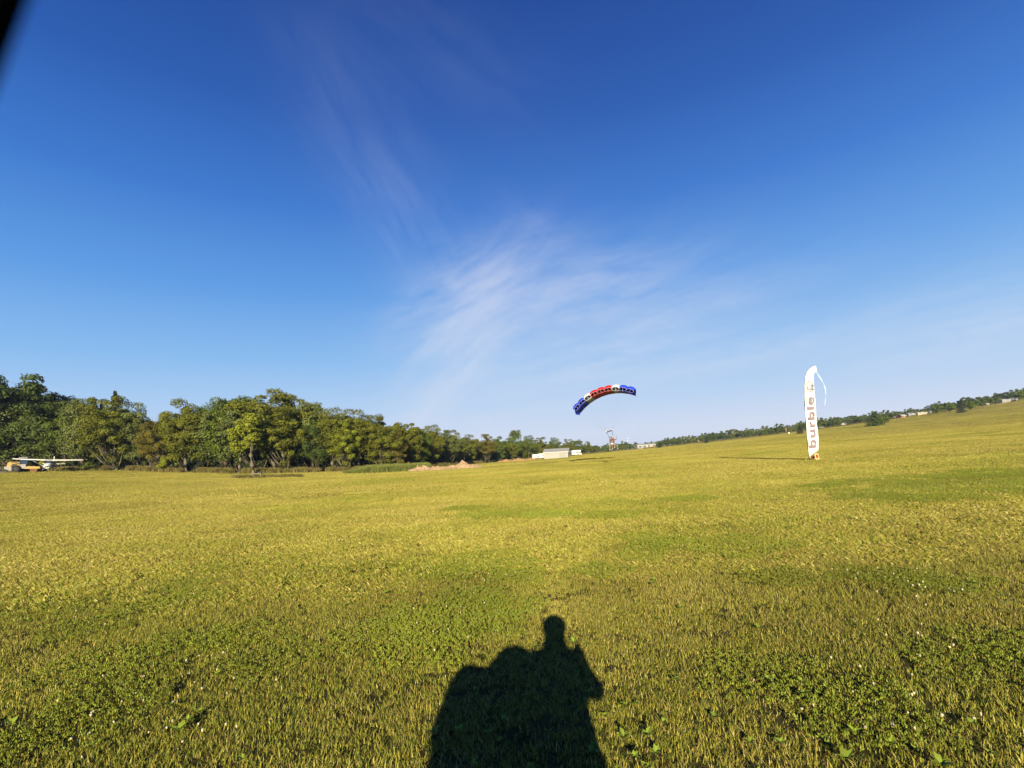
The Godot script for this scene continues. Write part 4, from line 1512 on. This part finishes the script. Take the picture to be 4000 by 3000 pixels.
# ------------------------------------------------------------------ feather flags
func feather_flag(label: String, at: Vector3, turn: float, k: float, printed: bool) -> Node3D:
	var t := thing("feather_flag", label, "flag", at, turn)
	var cx := 395.0
	var cy := 1540.0
	var left := [[1540, 400], [1500, 395], [1350, 380], [1000, 368], [700, 366], [480, 372], [330, 385], [240, 405], [180, 440], [140, 490], [122, 550]]
	var pts := []
	var radii := []
	for p in left:
		pts.append(Vector3((p[1] - cx) * k, (cy - p[0]) * k, 0))
		radii.append(0.028 if p[0] > 600 else 0.018)
	pts.push_front(Vector3(0.03, -0.3, 0))
	radii.push_front(0.02)
	var pm := MB.new()
	pm.tube(pts, radii, 8)
	part("pole", pm.done(M.dark_steel), t)
	var edge := func(list: Array, y: float) -> float:
		for i in list.size() - 1:
			if (y <= list[i][0] and y >= list[i + 1][0]):
				return lerpf(list[i][1], list[i + 1][1], (list[i][0] - y) / maxf(list[i][0] - list[i + 1][0], 0.001))
		return list[list.size() - 1][1]
	var right := [[1496, 402], [1475, 412], [1445, 452], [1415, 502], [1405, 535], [1250, 545], [1000, 535], [700, 526], [500, 520], [290, 520], [235, 528], [217, 545], [213, 568], [190, 573], [130, 562], [122, 552]]
	var wave := func(x: float, y: float) -> float:
		return 0.02 * sin(y * 0.011 + 1.0) * (x - 380.0) / 150.0 + 0.012 * sin(y * 0.045 + x * 0.03)
	var cloth := MB.new()
	var rows := []
	var y := 1496.0
	while y > 122.0:
		rows.append(y)
		y -= 12.0 if y > 240.0 else 5.0
	rows.append(122.5)
	for i in rows.size() - 1:
		for q in 6:
			var c := []
			for e in [[i, q], [i, q + 1], [i + 1, q + 1], [i + 1, q]]:
				var yy: float = rows[e[0]]
				var l: float = edge.call(left, yy) + 2.0
				var r: float = maxf(edge.call(right, yy), l + 0.5)
				var xx := lerpf(l, r, e[1] / 6.0)
				c.append(Vector3((xx - cx) * k, (cy - yy) * k, wave.call(xx, yy)))
			cloth.quad_out(c[0], c[1], c[2], c[3], Vector3(0, 0, 1))
	var ban := part("banner", cloth.done(M.cloth_white), t)
	var tail := MB.new()
	var cp := [[568, 218], [590, 262], [620, 310], [650, 365], [675, 430], [688, 490], [690, 550], [684, 610], [675, 660], [666, 725]]
	for i in cp.size() - 1:
		var tw0 := 0.5 + 0.5 * sin(i * 1.7)
		var w0 := (10.0 - i * 0.9) * k
		var w1 := (10.0 - (i + 1) * 0.9) * k
		var a := Vector3((cp[i][0] - cx) * k, (cy - cp[i][1]) * k, 0)
		var b := Vector3((cp[i + 1][0] - cx) * k, (cy - cp[i + 1][1]) * k, 0)
		var s0 := Vector3(1, 0.3, 0.6 * sin(i * 1.7)).normalized() * w0 * 0.5
		var s1 := Vector3(1, 0.3, 0.6 * sin((i + 1) * 1.7)).normalized() * w1 * 0.5
		tail.col = Color(0.28, 0.48, 0.66) if i % 3 == 0 else Color(0.62, 0.78, 0.86)
		tail.quad_out(a - s0, a + s0, b + s1, b - s1, Vector3(0, 0, 1))
	part("streamer", tail.done(M.person), t)
	if printed:
		var words := [["burble", 498.0, 1352.0, 768.0, 100.0, M.print_red, true], ["powered by", 404.0, 838.0, 268.0, 24.0, M.print_grey, false], ["www.", 394.0, 1330.0, 120.0, 18.0, M.print_grey, false]]
		for w in words:
			var font := SystemFont.new()
			font.font_names = PackedStringArray(["Droid Sans"])
			font.font_weight = 700 if w[6] else 400
			var tm := TextMesh.new()
			tm.text = w[0]
			tm.font = font
			tm.font_size = 64
			tm.pixel_size = 0.01
			tm.depth = 0.01
			tm.horizontal_alignment = HORIZONTAL_ALIGNMENT_LEFT
			tm.vertical_alignment = VERTICAL_ALIGNMENT_BOTTOM
			tm.curve_step = 1.0
			var box := tm.get_aabb()
			var sx: float = w[3] * k / box.size.x
			var sy: float = w[4] * k / box.size.y
			var o := part("lettering", tm, ban, w[5])
			# reads from the bottom up: text x along +y, text y along -x; the baseline lies to the right
			var b := Basis(Vector3(0, sx, 0), Vector3(-sy, 0, 0), Vector3(0, 0, 0.6))
			var base := Vector3((w[1] - cx) * k, (cy - w[2]) * k, 0.085)
			o.transform = Transform3D(b, base - b * Vector3(box.position.x, box.position.y, 0))
		var logo := MB.new()
		var cloud := [[420, 360], [455, 348], [485, 360], [496, 390], [492, 420], [470, 425], [452, 412], [430, 400], [440, 380], [420, 360], [403, 385], [400, 415], [410, 440], [405, 470], [420, 498], [450, 506], [478, 500], [492, 478], [480, 470], [455, 478], [430, 470], [425, 450], [410, 440]]
		var line := []
		var rr := []
		for p in cloud:
			line.append(Vector3((p[0] - cx) * k, (cy - p[1]) * k, 0.085))
			rr.append(0.02)
		logo.tube(line, rr, 5)
		part("logo_cloud", logo.done(M.print_grey), ban)
		var plane := MB.new()
		for sgm in [[470, 385, 498, 485, 0.035], [440, 470, 506, 415, 0.03], [458, 474, 470, 455, 0.02], [484, 520, 502, 510, 0.035]]:
			plane.tube([Vector3((sgm[0] - cx) * k, (cy - sgm[1]) * k, 0.09), Vector3((sgm[2] - cx) * k, (cy - sgm[3]) * k, 0.09)], [sgm[4] * 0.5, sgm[4]], 5)
		part("logo_plane", plane.done(M.print_red), ban)
		# seams in the cloth
		var seam := MB.new()
		seam.tube([Vector3((405 - cx) * k, (cy - 1462) * k, 0.06), Vector3((455 - cx) * k, (cy - 1420) * k, 0.07), Vector3((536 - cx) * k, (cy - 1385) * k, 0.08)], [0.006, 0.006, 0.006], 4)
		part("hem", seam.done(M.print_grey), ban)
	return t


func feather_flags() -> void:
	var d := 35.7
	var at := spot(809.0, d)
	feather_flag("tall white feather flag with red lettering planted in the field, cone at its foot", at, 0.0, 0.00474, true)
	# a second one stands just outside the picture on the right: its shadow reaches into the photograph
	var o := Vector3(73.5, 0, -63.0)
	o.y = gh(o.x, o.z)
	feather_flag("white feather flag beyond the right edge whose thin shadow crosses the field", o, 0.0, 0.0052, false)
	# traffic cone lying on its side, its square foot towards the camera
	var ca := spot(815.5, 35.5)
	var t := thing("traffic_cone", "orange traffic cone lying on its side beside the foot of the feather flag", "traffic cone", ca + Vector3(0.05, 0.24, 0), deg_to_rad(28))
	var b := MB.new()
	var hole := 16
	var inner := []
	var outer := []
	for i in hole:
		var a := TAU * i / hole
		inner.append(Vector2(cos(a), sin(a)) * 0.15)
		var m := maxf(absf(cos(a)), absf(sin(a)))
		outer.append(Vector2(cos(a), sin(a)) * minf(0.22 / m, 0.29))
	for i in hole:
		var j := (i + 1) % hole
		for z in [0.0, 0.035]:
			b.quad_out(Vector3(inner[i].x, inner[i].y, z), Vector3(inner[j].x, inner[j].y, z), Vector3(outer[j].x, outer[j].y, z), Vector3(outer[i].x, outer[i].y, z), Vector3(0, 0, 1 if z > 0.0 else -1))
		b.quad_out(Vector3(outer[i].x, outer[i].y, 0), Vector3(outer[j].x, outer[j].y, 0), Vector3(outer[j].x, outer[j].y, 0.035), Vector3(outer[i].x, outer[i].y, 0.035), Vector3(outer[i].x, outer[i].y, 0))
	part("foot", b.done(M.cone_pale), t)
	var c := MB.new()
	c.tube([Vector3(0, 0, 0.02), Vector3(0, 0, -0.68)], [0.15, 0.035], 16, false)
	var cone := part("cone", c.done(M.cone_orange), t)
	var band := MB.new()
	band.tube([Vector3(0, 0, -0.28), Vector3(0, 0, -0.42)], [0.108, 0.085], 16, false)
	part("band", band.done(M.cloth_white), cone)
	t.rotation = Vector3(-0.18, deg_to_rad(28), 0)


# ------------------------------------------------------------------ parachute and the two people under it
func parachute() -> void:
	rng.seed = 55
	var d := 64.0
	var hang := Vector3(col_x(612.0, d), 0, -d)
	var t := thing("parachute", "red, white and blue square parachute gliding in to land", "parachute", Vector3(hang.x, 0, hang.z))
	# canopy frame: span along x, chord along z (nose towards the camera), bank to the picture's lower left
	var bank := deg_to_rad(13.5)
	var yaw := deg_to_rad(22.0)
	var pitch := deg_to_rad(9.0)
	var frame := Basis(Vector3(0, 0, 1), bank) * Basis(Vector3.UP, -yaw) * Basis(Vector3(1, 0, 0), -pitch)
	var mid := Vector3(-0.72, 8.8, 0)
	var cells := ["blue", "blue", "white", "red", "red", "red", "white", "blue", "blue"]
	var radius := 6.2
	var total := 1.34
	var rib_ends := []
	# outline of one rib: chord fraction, height above the chord
	var upper := [[0.0, 0.06], [0.025, 0.21], [0.07, 0.34], [0.16, 0.46], [0.32, 0.50], [0.55, 0.38], [0.8, 0.17], [1.0, 0.0]]
	var lower := [[0.0, -0.09], [0.04, -0.16], [0.12, -0.19], [0.4, -0.07], [0.7, -0.03], [1.0, 0.0]]
	var surf := func(u: float, cx: float, hy: float, puff: float) -> Vector3:
		var a := (u - 0.5) * total
		var out := Vector3(sin(a), cos(a), 0)
		var chord: float = 2.35 * (1.0 - 0.10 * pow(absf(u - 0.5) * 2.0, 3.0))
		var flare := 0.15 * cx * cx
		var p := Vector3(0, -radius * 0.895, 0) + out * (radius + hy + puff - flare)
		p.z = (0.35 - cx) * chord
		return mid + frame * p
	for i in 9:
		var mb := MB.new()
		var sub := 8
		for half in 2:
			for s in sub / 2:
				for side in 2:
					var list: Array = upper if side == 0 else lower
					for q in list.size() - 1:
						var c := []
						for e in [[s, q], [s + 1, q], [s + 1, q + 1], [s, q + 1]]:
							var f: float = (half * (sub / 2) + e[0]) / float(sub)
							var u := (i + f) / 9.0
							var lobe_ := sin(PI * f) * 0.17 + absf(sin(TAU * f)) * 0.045
							var w: Array = list[e[1]]
							var sharp: float = 1.0 - w[0] * 0.75
							c.append(surf.call(u, w[0], w[1], lobe_ * sharp * (1.0 if side == 0 else -0.45)))
						mb.quad_out(c[0], c[1], c[2], c[3], frame * Vector3(0, 1 if side == 0 else -1, 0))
		# ribs at the sides of the cell and in its middle
		for f in [0.02, 0.5]:
			var ring := PackedVector3Array()
			for w in upper:
				ring.append(surf.call((i + f) / 9.0, w[0], w[1] * 0.98, 0.03))
			for k in range(lower.size() - 2, 0, -1):
				ring.append(surf.call((i + f) / 9.0, lower[k][0], lower[k][1] * 0.98, 0.0))
			for k in range(2, ring.size() - 1):
				mb.tri(ring[1], ring[k], ring[k + 1])
		var cell := part("cell", mb.done(M["canopy_" + cells[i]]), t)
		cell.set_meta("label", cells[i] + " canopy cell")
		# pale tape round the two openings
		for half in 2:
			var lip := MB.new()
			var loop := []
			var rr := []
			for k in 13:
				var f: float = (half + k / 12.0) * 0.5
				loop.append(surf.call((i + f) / 9.0, 0.0, 0.06, sin(PI * f) * 0.17 + absf(sin(TAU * f)) * 0.045))
			for k in range(12, -1, -1):
				var f: float = (half + k / 12.0) * 0.5
				loop.append(surf.call((i + f) / 9.0, 0.0, -0.09, -0.45 * (sin(PI * f) * 0.17 + absf(sin(TAU * f)) * 0.045)))
			loop.append(loop[0])
			for k in loop.size():
				rr.append(0.016)
			lip.tube(loop, rr, 4, false)
			part("edge_tape", lip.done(M.canopy_white if cells[i] != "white" else M.off_white), cell)
	# stabiliser panels at both tips
	for s in [0.0, 1.0]:
		var st := MB.new()
		var a0: Vector3 = surf.call(s, 0.0, 0.1, 0.0)
		var a1: Vector3 = surf.call(s, 0.95, 0.0, 0.0)
		var dn := frame * Vector3(-0.25 if s == 0.0 else 0.25, -1, 0).normalized()
		st.quad(a0, a1, a1 + dn * 0.25, a0.lerp(a1, 0.25) + dn * 0.5)
		part("stabiliser", st.done(M.canopy_blue), t)
	# slider, risers and lines
	var sl := Vector3(-0.21, 4.44, 0.0)
	var tiltb := Basis(Vector3(0, 0, 1), deg_to_rad(14.0))
	var slider := MB.new()
	slider.slab(PackedVector2Array([Vector2(-0.36, -0.24), Vector2(0.36, -0.24), Vector2(0.36, 0.24), Vector2(-0.36, 0.24)]), -0.045, 0.045, Transform3D(tiltb * Basis(Vector3(1, 0, 0), PI / 2 - 0.2), sl))
	part("slider", slider.done(M.strap_grey), t)
	var gm := MB.new()
	for s in [-1.0, 1.0]:
		gm.ball(sl + tiltb * Vector3(s * 0.38, 0.06, 0.05), Vector3(0.085, 0.08, 0.085))
	part("slider_corner", gm.done(M.cloth_white), t)
	for s in [-1.0, 1.0]:
		var rs := MB.new()
		var top := sl + tiltb * Vector3(s * 0.38, -0.02, 0)
		rs.tube([top, Vector3(0.10 + s * 0.2, 3.33, 0)], [0.045, 0.04], 6)
		part("riser", rs.done(M.strap_grey), t)
	var lines := MB.new()
	for i in 10:
		for row in [0.08, 0.38, 0.68]:
			var foot: Vector3 = surf.call(i / 9.0, row, -0.12, 0.0)
			var s := -1.0 if i < 5 else 1.0
			lines.tube([sl + tiltb * Vector3(s * 0.38, 0.02, 0.0), foot], [0.0018, 0.0018], 3, false)
	for s in [-1.0, 1.0]:
		var hand := Vector3(0.26 + s * 0.43, 3.66, -0.1)
		lines.tube([sl + tiltb * Vector3(s * 0.38, 0.02, -0.1), hand], [0.004, 0.004], 3, false)
	part("suspension_lines", lines.done(M.machine_grey), t).set_meta("kind", "stuff")

	# passenger in front, instructor behind: dark red shirts, pale trousers, legs lifted for the landing
	var skin := Color(0.24, 0.125, 0.08)
	var shirt := Color(0.085, 0.02, 0.018)
	var pale := Color(0.21, 0.165, 0.11)
	var brown := Color(0.13, 0.05, 0.03)
	var white := Color(0.62, 0.58, 0.55)
	for who in 2:
		var o := Vector3(hang.x + (0.0 if who == 0 else 0.26), 0, hang.z + (0.18 if who == 0 else -0.22))
		var y := 3.33 if who == 0 else 3.36      # shoulder height
		var p := thing("person", "person in dark red top and pale trousers hanging in front under the parachute, legs raised" if who == 0 else "person in white helmet strapped behind the other under the parachute, arms raised", "person", o)
		var f := Flesh.new()
		var top_col := shirt if who == 0 else brown
		f.bone(Vector3(0, y - 0.62, 0), Vector3(0, y - 0.28, 0), 0.15, 0.17, top_col)
		f.bone(Vector3(-0.13, y - 0.05, 0), Vector3(0.13, y - 0.05, 0), 0.105, 0.105, top_col)
		f.bone(Vector3(0, y - 0.25, 0), Vector3(0, y - 0.08, 0), 0.16, 0.13, top_col)
		f.bone(Vector3(0, y, 0), Vector3(0, y + 0.12, 0.02), 0.06, 0.055, skin)
		f.bone(Vector3(0, y + 0.20, 0.02), Vector3(0, y + 0.25, 0.01), 0.085, 0.095, skin)
		f.bone(Vector3(0, y + 0.19, 0.11), Vector3(0, y + 0.20, 0.125), 0.018, 0.016, skin)
		for s in [-1.0, 1.0]:
			var sh := Vector3(s * 0.19, y - 0.05, 0)
			var el: Vector3
			var hd: Vector3
			if who == 0:
				el = sh + Vector3(s * 0.10, -0.27, 0.05)
				hd = el + Vector3(-s * 0.18, 0.05, 0.20)
			else:
				el = sh + Vector3(s * 0.22, 0.02, 0.06)
				hd = el + Vector3(s * 0.02, 0.27, 0.05)
			f.bone(sh, el, 0.055, 0.042, top_col)
			f.bone(el, hd, 0.04, 0.028, skin)
			var reach := (hd - el).normalized()
			f.bone(hd, hd + reach * 0.07, 0.03, 0.035, skin)
			for q in 4:
				f.bone(hd + reach * 0.08 + Vector3((q - 1.5) * 0.018, 0, 0), hd + reach * (0.15 - 0.01 * absf(q - 1.2)) + Vector3((q - 1.5) * 0.018, 0, 0.02), 0.012, 0.009, skin)
			f.bone(hd + reach * 0.03, hd + reach * 0.07 + Vector3(-s * 0.05, 0, 0.03), 0.012, 0.010, skin)
			var hip := Vector3(s * 0.10, y - 0.66, 0.02)
			var knee: Vector3
			var foot: Vector3
			if who == 0:
				knee = hip + Vector3(s * 0.17 - 0.02, 0.02, 0.42)
				foot = knee + Vector3(-0.06 + s * 0.04, -0.36 - 0.14 * (1.0 - s), 0.12)
			else:
				knee = hip + Vector3(s * 0.22 + 0.12, -0.12, 0.38)
				foot = knee + Vector3(0.02, -0.40, 0.02)
			f.bone(hip, knee, 0.092, 0.065, pale)
			f.bone(knee, foot, 0.062, 0.042, pale)
			f.bone(foot, foot + Vector3(s * 0.01, -0.03, 0.17), 0.05, 0.04, white)
		f.bone(Vector3(0, y - 0.68, 0), Vector3(0, y - 0.62, 0), 0.15, 0.14, pale)
		var mb := MB.new()
		f.into(mb, 0.026, 0.045)
		part("body", mb.done(M.person), p)
		var hat := MB.new()
		hat.col = Color(0.03, 0.025, 0.03) if who == 0 else white
		hat.ball(Vector3(0, y + 0.27, -0.015), Vector3(0.115, 0.115, 0.12), 8, 12)
		part("hair" if who == 0 else "helmet", hat.done(M.person), p)
		var har := MB.new()
		har.col = white if who == 0 else Color(0.10, 0.10, 0.12)
		for s in [-1.0, 1.0]:
			har.tube([Vector3(s * 0.13, y + 0.06, 0.0), Vector3(s * 0.12, y - 0.2, 0.17), Vector3(s * 0.1, y - 0.58, 0.16)], [0.03, 0.035, 0.04], 5)
		har.box(Vector3(0, y - 0.3, 0.18), Vector3(0.26, 0.06, 0.03))
		if who == 0:
			har.box(Vector3(0.03, y - 0.5, 0.2), Vector3(0.24, 0.16, 0.08))
		part("harness", har.done(M.person), p)


# ------------------------------------------------------------------ the photographer, seen by the shadow
func photographer() -> void:
	var suit := Color(0.03, 0.035, 0.05)
	var skin := Color(0.45, 0.27, 0.19)
	var boot := Color(0.03, 0.028, 0.026)
	var p := thing("person", "person holding the camera, seen only by the long shadow on the grass", "person", Vector3(0, 0, 0.02))
	var f := Flesh.new()
	f.bone(Vector3(0.03, 0.98, 0.20), Vector3(0.0, 1.26, 0.20), 0.205, 0.185, suit)
	f.bone(Vector3(-0.01, 1.25, 0.19), Vector3(-0.01, 1.46, 0.19), 0.165, 0.14, suit)
	f.bone(Vector3(-0.17, 1.475, 0.19), Vector3(0.15, 1.475, 0.19), 0.085, 0.085, suit)
	f.bone(Vector3(-0.01, 1.50, 0.18), Vector3(-0.01, 1.64, 0.16), 0.115, 0.10, skin)
	f.bone(Vector3(-0.01, 1.68, 0.15), Vector3(-0.01, 1.74, 0.16), 0.082, 0.095, skin)
	f.bone(Vector3(-0.01, 1.70, 0.06), Vector3(-0.01, 1.685, 0.052), 0.014, 0.016, skin)
	f.bone(Vector3(0.17, 1.47, 0.19), Vector3(0.27, 1.31, 0.22), 0.066, 0.052, suit)
	f.bone(Vector3(0.27, 1.31, 0.22), Vector3(0.05, 1.22, 0.0), 0.05, 0.036, suit)
	f.bone(Vector3(-0.19, 1.47, 0.19), Vector3(-0.30, 1.22, 0.14), 0.066, 0.052, suit)
	f.bone(Vector3(-0.30, 1.22, 0.14), Vector3(-0.20, 1.10, -0.08), 0.05, 0.036, suit)
	for hand in [[Vector3(0.05, 1.22, 0.0), Vector3(-0.9, -0.1, -0.35)], [Vector3(-0.20, 1.10, -0.08), Vector3(0.75, 0.1, -0.5)]]:
		var a: Vector3 = hand[0]
		var r: Vector3 = hand[1].normalized()
		f.bone(a, a + r * 0.075, 0.03, 0.036, skin)
		for q in 4:
			var side := Vector3(0, (q - 1.5) * 0.021, 0)
			var k := a + r * 0.095 + side
			var m := k + r * (0.04 - 0.004 * absf(q - 1.3)) + Vector3(0, 0, -0.006)
			f.bone(k, m, 0.0095, 0.009, skin)
			f.bone(m, m + r * 0.022 + Vector3(0, 0, 0.026), 0.009, 0.008, skin)
		f.bone(a + r * 0.03, a + r * 0.06 + Vector3(0, 0.055, 0.01), 0.012, 0.010, skin)
	for s in [-1.0, 1.0]:
		f.bone(Vector3(s * 0.11 + 0.01, 0.95, 0.20), Vector3(s * 0.14 + 0.01, 0.50, 0.19), 0.125, 0.09, suit)
		f.bone(Vector3(s * 0.14 + 0.01, 0.50, 0.19), Vector3(s * 0.15 + 0.01, 0.10, 0.22), 0.085, 0.065, suit)
		f.bone(Vector3(s * 0.15 + 0.01, 0.06, 0.23), Vector3(s * 0.16 + 0.01, 0.045, 0.08), 0.055, 0.045, boot)
	var mb := MB.new()
	f.into(mb, 0.017, 0.04)
	part("body", mb.done(M.person), p)
	var eyes := MB.new()
	eyes.col = Color(0.02, 0.02, 0.02)
	for s in [-1.0, 1.0]:
		eyes.ball(Vector3(-0.01 + s * 0.032, 1.735, 0.07), Vector3(0.012, 0.009, 0.008), 5, 8)
	part("eye", eyes.done(M.person), p)
	var h := MB.new()
	h.col = Color(0.02, 0.02, 0.022)
	h.ball(Vector3(-0.01, 1.752, 0.185), Vector3(0.122, 0.118, 0.135), 12, 18)
	part("helmet", h.done(M.black_plastic), p)
	# dark plate close to the lens, shaped to darken the upper left corner of the view
	var lensward := Basis(Vector3(0, 0, 1), -deg_to_rad(2.86))
	var corner_mb := MB.new()
	var dd := 0.068
	var cut := []
	for e in [[45.0, -40.0], [-8.0, 100.0], [-60.0, 140.0], [-240.0, 140.0], [-240.0, -190.0], [60.0, -190.0], [60.0, -130.0]]:
		cut.append(Vector2((e[0] - 512.0) / 500.0 * (dd + 0.004), (457.0 - e[1]) / 500.0 * (dd + 0.004)))
	corner_mb.slab(PackedVector2Array(cut), -dd - 0.004, -dd, Transform3D(lensward, Vector3(0, EYE, -0.02)))
	corner_mb.tube([Vector3(-0.125, 1.80, 0.17), Vector3(-0.135, 1.84, 0.03), lensward * Vector3(-0.092, 0.082, -dd) + Vector3(0, EYE, -0.02)], [0.014, 0.012, 0.010], 8)
	part("dark_corner_plate", corner_mb.done(mat("corner_plate_black", 0.003, 0.003, 0.0035, 1.0, 0.0)), p)
	# harness yoke standing up from the right shoulder
	var strap := MB.new()
	strap.col = Color(0.05, 0.05, 0.05)
	strap.tube([Vector3(0.16, 1.50, 0.24), Vector3(0.19, 1.575, 0.20), Vector3(0.215, 1.50, 0.12), Vector3(0.17, 1.30, 0.04)], [0.04, 0.035, 0.04, 0.03], 6)
	part("harness_strap", strap.done(M.person), p)
	# the gathered parachute over the left shoulder
	var b := thing("gathered_parachute", "bundled parachute carried over the shoulder of the person whose shadow shows", "parachute", Vector3(0, 0, 0.02))
	var g := Flesh.new()
	var c1 := Color(0.10, 0.12, 0.20)
	var c2 := Color(0.30, 0.30, 0.33)
	var lumps := [[-0.36, 1.485, 0.22, 0.125], [-0.425, 1.485, 0.2, 0.11], [-0.30, 1.42, 0.16, 0.14], [-0.72, 1.34, 0.18, 0.13], [-0.64, 1.40, 0.22, 0.06], [-0.765, 1.415, 0.18, 0.055], [-0.70, 1.405, 0.2, 0.06], [-0.60, 1.22, 0.16, 0.22], [-0.66, 1.20, 0.20, 0.185], [-0.45, 1.20, 0.12, 0.22], [-0.56, 1.02, 0.16, 0.22], [-0.52, 0.86, 0.16, 0.22], [-0.48, 0.70, 0.16, 0.19], [-0.40, 0.98, 0.10, 0.2], [-0.26, 0.95, 0.06, 0.19], [-0.22, 1.15, 0.04, 0.16], [-0.25, 0.72, 0.08, 0.17]]
	for l in lumps:
		g.bone(Vector3(l[0], l[1], l[2]), Vector3(l[0] + 0.04, l[1] - 0.05, l[2]), l[3], l[3] * 0.95, c1 if rng.randf() < 0.5 else c2)
	g.bone(Vector3(-0.44, 1.57, 0.2), Vector3(-0.53, 1.47, 0.2), 0.03, 0.03, c2)
	g.bone(Vector3(-0.53, 1.47, 0.2), Vector3(-0.60, 1.36, 0.2), 0.03, 0.05, c2)
	var bm := MB.new()
	g.into(bm, 0.02, 0.03)
	part("bundle", bm.done(M.person), b)
